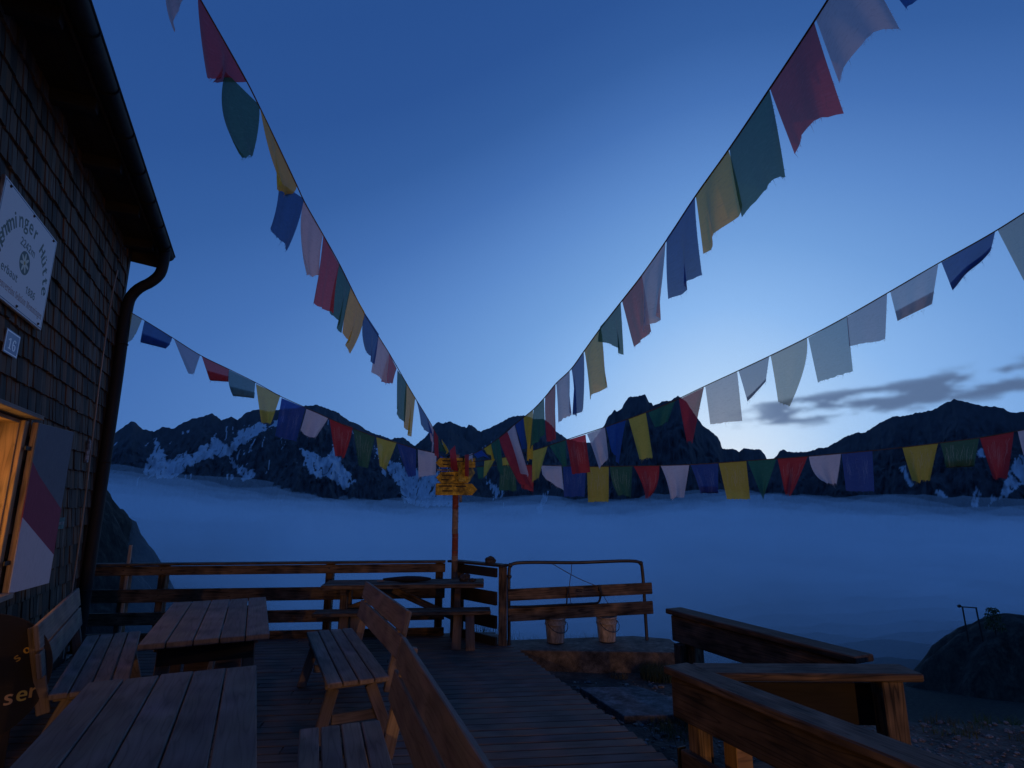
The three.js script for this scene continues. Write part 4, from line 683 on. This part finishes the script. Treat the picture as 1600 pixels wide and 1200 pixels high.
// corners in order: both ends of the hem on the cord, then below them; l, r, b: points the side and bottom edges pass through
function clothGeo(TL, TR, BR, BL, o, sd) {
  seed(sd);
  const N = 14, K = 14, mid = (p, q) => p.clone().add(q).multiplyScalar(0.5);
  const ml = through(TL, o.l ?? mid(TL, BL), BL), mr = through(TR, o.r ?? mid(TR, BR), BR), mb = through(BL, o.b ?? mid(BL, BR), BR);
  const size = TL.distanceTo(BL), wide = TL.distanceTo(TR), nrm = TR.clone().sub(TL).cross(BL.clone().sub(TL)).normalize();
  const w1 = rr(0.5, 1.3), ph = rr(0, 6.3), w2 = rr(1.4, 2.4), ph2 = rr(0, 6.3), amp = Math.min(0.034, 0.10 * wide) * (o.wave ?? 1), fold = o.fold ?? 0;
  const P = (u, v) => {
    const vv = fold && v > 1 - fold ? 2 * (1 - fold) - v : v;
    const L = quad(TL, ml, BL, vv), R = quad(TR, mr, BR, vv), B = quad(BL, mb, BR, u), T = TL.clone().lerp(TR, u);
    const p = L.clone().lerp(R, u).multiplyScalar(1).add(T.clone().lerp(B, vv)).sub(TL.clone().lerp(TR, u).lerp(BL.clone().lerp(BR, u), vv));
    const a = amp * Math.pow(vv, 0.7) * (Math.sin(u * 6.28 * w1 + ph + vv * 0.8) + 0.45 * Math.sin(u * 6.28 * w2 + ph2 - vv * 1.3));
    p.addScaledVector(nrm, a + (fold && v > 1 - fold ? 0.012 + 0.03 * (v - 1 + fold) : 0));
    return p;
  };
  const pos = [], uvs = [], idx = [];
  for (let j = 0; j <= K; j++) for (let i = 0; i <= N; i++) {
    const p = P(i / N, j / K), ragged = j === K && !fold ? 0.03 * size * noise(i * 0.9, sd * 1.7) : 0; p.y -= ragged;
    pos.push(p.x, p.y, p.z); uvs.push(i / N, 1 - j / K);
  }
  for (let j = 0; j < K; j++) for (let i = 0; i < N; i++) { const a = j * (N + 1) + i, b = a + N + 1; idx.push(a, b, a + 1, b, b + 1, a + 1); }
  // frayed threads along the lower and one side edge
  const thread = (p, d, len, w) => { const q = p.clone().addScaledVector(d, len), s = pos.length / 3, ax = TR.clone().sub(TL).normalize().multiplyScalar(w); for (const e of [p.clone().sub(ax), p.clone().add(ax), q]) { pos.push(e.x, e.y, e.z); uvs.push(0.5, 0.02); } idx.push(s, s + 1, s + 2); };
  const down = v3(0, -1, 0);
  for (let i = 0; i < (o.fray ?? 22); i++) { const u = rnd(), d = down.clone().add(v3(rr(-0.5, 0.5), 0, rr(-0.3, 0.3))).normalize(); thread(P(u, fold ? 1 - fold : 1), d, rr(0.006, 0.026) * (rnd() < 0.12 ? 2.6 : 1), 0.0011); }
  const out = TR.clone().sub(TL).normalize(); for (let i = 0; i < (o.fray ?? 22) * 0.7; i++) { const v = rr(0.15, 1); thread(P(rnd() < 0.5 ? 1 : 1, v), out.clone().multiplyScalar(0.8).add(down).normalize(), rr(0.005, 0.018), 0.0009); }
  const g = new THREE.BufferGeometry(); g.setAttribute('position', new THREE.Float32BufferAttribute(pos, 3)); g.setAttribute('uv', new THREE.Float32BufferAttribute(uvs, 2)); g.setIndex(idx); g.computeVertexNormals(); return g;
}
let flagSeed = 500;
function flagString(label, line, z0, z1, flags, group) {
  const t = thing('prayer_flag_string', label, 'flags', [0, 0, 0], 0, 'strings of prayer flags tied to the signpost');
  // the cord is near straight, so the reciprocal of its depth runs evenly along it
  const len = [0]; for (let i = 1; i < line.length; i++) len.push(len[i - 1] + Math.hypot(line[i][0] - line[i - 1][0], line[i][1] - line[i - 1][1]));
  const depth = (x, y) => { let best = 1e9, s = 0; for (let i = 0; i < line.length - 1; i++) { const [ax, ay] = line[i], [bx_, by_] = line[i + 1], L2 = (bx_ - ax) ** 2 + (by_ - ay) ** 2, f = clamp(((x - ax) * (bx_ - ax) + (y - ay) * (by_ - ay)) / L2, 0, 1), d = Math.hypot(x - ax - f * (bx_ - ax), y - ay - f * (by_ - ay)); if (d < best) { best = d; s = len[i] + f * Math.sqrt(L2); } } return 1 / lerp(1 / z0, 1 / z1, s / len[len.length - 1]); };
  part('cord', tube(line.map(([x, y]) => at(x, y, depth(x, y))), 0.005, line.length * 8, 6), M.rope, t);
  for (const [color, tl, tr, br, bl, o = {}] of flags) {
    const d0 = depth(...tl), d1 = depth(...tr), pt = (p, d) => at(p[0], p[1], d), s = flagSeed++;
    const bill = o.bill ?? (((s * 37) % 11) / 11 - 0.5) * 0.10 * Math.min(1, d0 / 5);
    const q = { ...o }; if (o.l) q.l = pt(o.l, d0 + bill * 0.4); if (o.r) q.r = pt(o.r, d1 + bill * 0.4); if (o.b) q.b = pt(o.b, (d0 + d1) / 2 + bill);
    const geo = clothGeo(pt(tl, d0), pt(tr, d1), pt(br, d1 + bill), pt(bl, d0 + bill), q, s);
    part('flag', geo, clothMat[color][o.kind ?? 0], t, o.label ?? ({ teal: 'faded teal flag', lilac: 'faded lilac flag', straw: 'faded straw coloured flag', dark: 'dark green flag', lemon: 'yellow flag' }[color] ?? color + ' flag'));
  }
  return t;
}
const SIGN = 7.70;
flagString('flag string climbing from the signpost to the top left over the tables', [[706, 716], [690, 694], [672, 660], [650, 624], [634, 597], [608, 552], [569, 489], [530, 412], [505, 367], [474, 312], [464, 290], [405, 166], [386, 128], [309, -8], [240, -130]], SIGN, 2.9, [
  ['white', [262, -90], [296, -32], [288, -4], [268, 52], { l: [254, -10], r: [292, -16] }],
  ['red', [309, -8], [386, 128], [347, 128], [328, 121], { l: [318, 62] }],
  ['green', [352, 112], [405, 164], [391, 246], [382, 244], { l: [349, 182], r: [400, 204], fold: 0 }],
  ['yellow', [406, 168], [464, 290], [451, 306], [433, 281], { l: [415, 226], r: [461, 300] }],
  ['blue', [436, 284], [475, 311], [451, 392], [423, 357], { l: [432, 322], r: [466, 352] }],
  ['white', [474, 314], [505, 366], [495, 432], [483, 427], { l: [469, 372] }],
  ['red', [505, 368], [530, 414], [518, 490], [491, 470], {}],
  ['green', [530, 413], [548, 450], [535, 520], [518, 487], {}],
  ['yellow', [548, 450], [570, 488], [549, 553], [535, 520], { r: [565, 520] }],
  ['blue', [570, 489], [592, 522], [589, 569], [565, 546], { l: [564, 518] }],
  ['white', [592, 525], [608, 552], [603, 602], [584, 582], {}],
  ['red', [608, 552], [620, 576], [618, 600], [598, 597], {}],
  ['green', [621, 578], [635, 597], [629, 660], [617, 638], {}],
  ['yellow', [635, 598], [649, 622], [645, 683], [630, 668], {}],
  ['blue', [650, 625], [670, 656], [674, 686], [660, 662], { l: [655, 646] }],
  ['white', [667, 651], [678, 671], [679, 708], [671, 690], {}],
  ['red', [678, 671], [685, 683], [687, 716], [680, 712], {}],
  ['green', [684, 682], [692, 697], [697, 707], [688, 704], {}],
  ['yellow', [690, 686], [700, 703], [700, 709], [694, 704], {}],
  ['red', [703, 704], [711, 696], [716, 736], [704, 733], {}],
]);
flagString('flag string climbing from the signpost to the top right overhead', [[724, 716], [750, 704], [780, 684], [803, 664], [833, 640], [852, 620], [869, 599], [892, 577], [913, 548], [939, 512], [971, 471], [1003, 430], [1041, 376], [1087, 306], [1139, 233], [1203, 138], [1273, 32], [1342, -78], [1420, -205]], SIGN, 2.15, [
  ['dark', [717, 715], [726, 712], [723, 735], [716, 733], {}],
  ['red', [726, 711], [733, 710], [732, 745], [727, 744], {}],
  ['white', [729, 713], [738, 708], [739, 720], [733, 717], {}],
  ['blue', [740, 709], [752, 703], [765, 716], [748, 714], {}],
  ['yellow', [756, 701], [767, 693], [773, 719], [762, 708], {}],
  ['green', [767, 693], [780, 685], [785, 745], [773, 722], {}],
  ['red', [780, 684], [793, 675], [832, 768], [811, 750], { l: [791, 712], r: [814, 724] }],
  ['white', [793, 675], [804, 664], [825, 744], [814, 738], {}],
  ['blue', [805, 664], [818, 653], [822, 701], [812, 699], {}],
  ['yellow', [818, 653], [833, 641], [830, 716], [824, 721], {}],
  ['green', [834, 639], [850, 623], [848, 676], [830, 702], {}],
  ['red', [852, 619], [868, 601], [869, 685], [854, 690], {}],
  ['white', [869, 598], [890, 579], [894, 643], [875, 660], {}],
  ['blue', [893, 577], [912, 550], [910, 640], [896, 651], {}],
  ['yellow', [913, 548], [939, 513], [947, 600], [922, 625], { l: [917, 590] }],
  ['green', [938, 510], [970, 474], [978, 554], [941, 533], {}],
  ['red', [972, 470], [1003, 430], [1015, 519], [996, 540], {}],
  ['white', [1003, 430], [1040, 378], [1034, 488], [1006, 518], {}],
  ['blue', [1042, 372], [1086, 306], [1092, 430], [1051, 466], {}],
  ['yellow', [1087, 306], [1138, 234], [1154, 321], [1095, 396], { b: [1124, 366] }],
  ['green', [1140, 232], [1202, 139], [1226, 277], [1166, 339], { b: [1194, 290] }],
  ['red', [1203, 138], [1272, 34], [1314, 180], [1236, 242], { b: [1266, 196] }],
  ['white', [1275, 30], [1342, -76], [1398, 45], [1314, 130], { b: [1356, 62] }],
  ['blue', [1345, -82], [1418, -202], [1500, -40], [1415, 12], {}],
]);
flagString('faded flag string slung from the signpost towards the hut downpipe', [[700, 722], [690, 712], [650, 701], [620, 692], [586, 682], [550, 669], [515, 654], [478, 637], [440, 620], [400, 598], [358, 577], [313, 555], [270, 528], [223, 499], [192, 481]], SIGN, 7.2, [
  ['straw', [194, 483], [222, 498], [211, 522], [190, 552], { kind: 2 }],
  ['blue', [226, 501], [269, 527], [247, 553], [218, 551], { fold: 0.3, r: [264, 540] }],
  ['lilac', [272, 530], [313, 555], [305, 583], [296, 584], { kind: 2 }],
  ['red', [315, 556], [358, 577], [353, 606], [334, 612], { fold: 0.3 }],
  ['teal', [358, 578], [399, 598], [395, 632], [374, 636], { fold: 0.28, l: [358, 606] }],
  ['lemon', [400, 600], [438, 618], [424, 662], [410, 660], {}],
  ['blue', [440, 622], [477, 637], [463, 690], [429, 681], { kind: 1 }],
  ['white', [479, 639], [513, 653], [495, 682], [469, 672], { b: [484, 683] }],
  ['red', [515, 655], [551, 668], [538, 715], [524, 712], { kind: 1, r: [546, 690] }],
  ['green', [552, 670], [586, 682], [575, 731], [561, 728], { kind: 1 }],
  ['lemon', [588, 683], [620, 691], [603, 734], [593, 728], {}],
  ['blue', [621, 693], [650, 701], [650, 743], [638, 745], { l: [626, 714], kind: 1 }],
  ['white', [653, 702], [682, 708], [681, 742], [654, 745], {}],
  ['blue', [688, 712], [697, 716], [699, 742], [689, 740], {}],
]);
flagString('thin faded flag string rising to the right edge above the clouds', [[735, 722], [780, 716], [832, 704], [885, 687], [946, 667], [1010, 644], [1058, 624], [1100, 604], [1152, 580], [1203, 556], [1262, 527], [1322, 495], [1388, 457], [1467, 411], [1557, 360], [1650, 300]], SIGN, 3.9, [
  ['lemon', [757, 720], [774, 717], [762, 739], [755, 746], {}],
  ['lemon', [782, 716], [796, 713], [797, 726], [784, 727], {}],
  ['lemon', [832, 704], [856, 696], [841, 745], [834, 752], {}],
  ['green', [858, 696], [884, 688], [884, 729], [878, 728], {}],
  ['red', [885, 688], [915, 679], [921, 738], [895, 740], { kind: 1 }],
  ['white', [917, 678], [945, 668], [951, 715], [936, 732], {}],
  ['blue', [947, 667], [978, 656], [967, 725], [957, 706], {}],
  ['lemon', [982, 654], [1009, 644], [1020, 715], [999, 718], { wave: 0.6 }],
  ['green', [1013, 645], [1055, 626], [1042, 661], [1020, 668], {}],
  ['red', [1061, 624], [1100, 605], [1083, 692], [1075, 688], {}],
  ['white', [1102, 604], [1152, 581], [1160, 657], [1110, 663], { kind: 2, wave: 0.3 }],
  ['blue', [1154, 580], [1202, 557], [1194, 605], [1169, 637], { kind: 2, fold: 0.12 }],
  ['straw', [1204, 556], [1261, 528], [1236, 634], [1214, 628], { r: [1258, 574], kind: 2 }],
  ['teal', [1263, 528], [1324, 495], [1333, 580], [1278, 597], { kind: 2, wave: 0.3 }],
  ['lilac', [1323, 496], [1386, 458], [1383, 530], [1327, 541], { kind: 2, wave: 0.3 }],
  ['white', [1391, 456], [1466, 413], [1452, 500], [1407, 520], { kind: 2, fold: 0.26 }],
  ['blue', [1471, 410], [1555, 362], [1546, 400], [1492, 464], { fold: 0.2 }],
  ['straw', [1559, 360], [1648, 302], [1660, 410], [1606, 450], { kind: 2, wave: 0.4 }],
]);
flagString('printed flag string hanging level across the dark ridge at right', [[738, 730], [782, 727], [845, 727], [917, 729], [990, 728], [1077, 726], [1166, 720], [1262, 713], [1363, 704], [1410, 699], [1468, 692], [1530, 684], [1586, 674], [1660, 662]], SIGN, 5.6, [
  ['green', [745, 730], [757, 728], [756, 746], [748, 748], {}],
  ['green', [782, 727], [806, 726], [807, 767], [780, 766], { kind: 1 }],
  ['red', [814, 726], [834, 726], [833, 768], [814, 762], { kind: 1 }],
  ['white', [845, 727], [877, 727], [880, 767], [847, 742], {}],
  ['blue', [880, 728], [915, 728], [913, 777], [882, 775], { kind: 1 }],
  ['lemon', [917, 729], [951, 728], [951, 784], [919, 784], { kind: 1, wave: 0.4 }],
  ['green', [953, 728], [988, 728], [986, 777], [966, 773], { kind: 1, l: [957, 752] }],
  ['red', [990, 728], [1030, 727], [1016, 776], [1008, 778], { kind: 1, r: [1027, 756], l: [1003, 756] }],
  ['white', [1032, 727], [1077, 726], [1069, 776], [1048, 779], { l: [1042, 752] }],
  ['blue', [1079, 726], [1122, 723], [1122, 782], [1098, 784], { kind: 1, fold: 0.2, l: [1090, 756] }],
  ['lemon', [1123, 723], [1166, 720], [1172, 780], [1136, 780], { kind: 1, wave: 0.4 }],
  ['green', [1168, 720], [1213, 717], [1194, 777], [1190, 775], {}],
  ['red', [1215, 717], [1262, 713], [1236, 773], [1227, 772], { kind: 1 }],
  ['white', [1264, 713], [1314, 709], [1308, 756], [1288, 754], { l: [1272, 738] }],
  ['blue', [1315, 708], [1363, 704], [1367, 768], [1322, 767], { kind: 1, wave: 0.5 }],
  ['lemon', [1410, 699], [1466, 692], [1454, 752], [1426, 751], { kind: 1 }],
  ['green', [1469, 692], [1530, 684], [1522, 744], [1480, 742], { kind: 1, fold: 0.22 }],
  ['red', [1531, 684], [1584, 674], [1572, 747], [1551, 747], { kind: 1 }],
  ['white', [1590, 673], [1640, 665], [1637, 730], [1602, 722], {}],
]);


renderer.render(scene, camera);
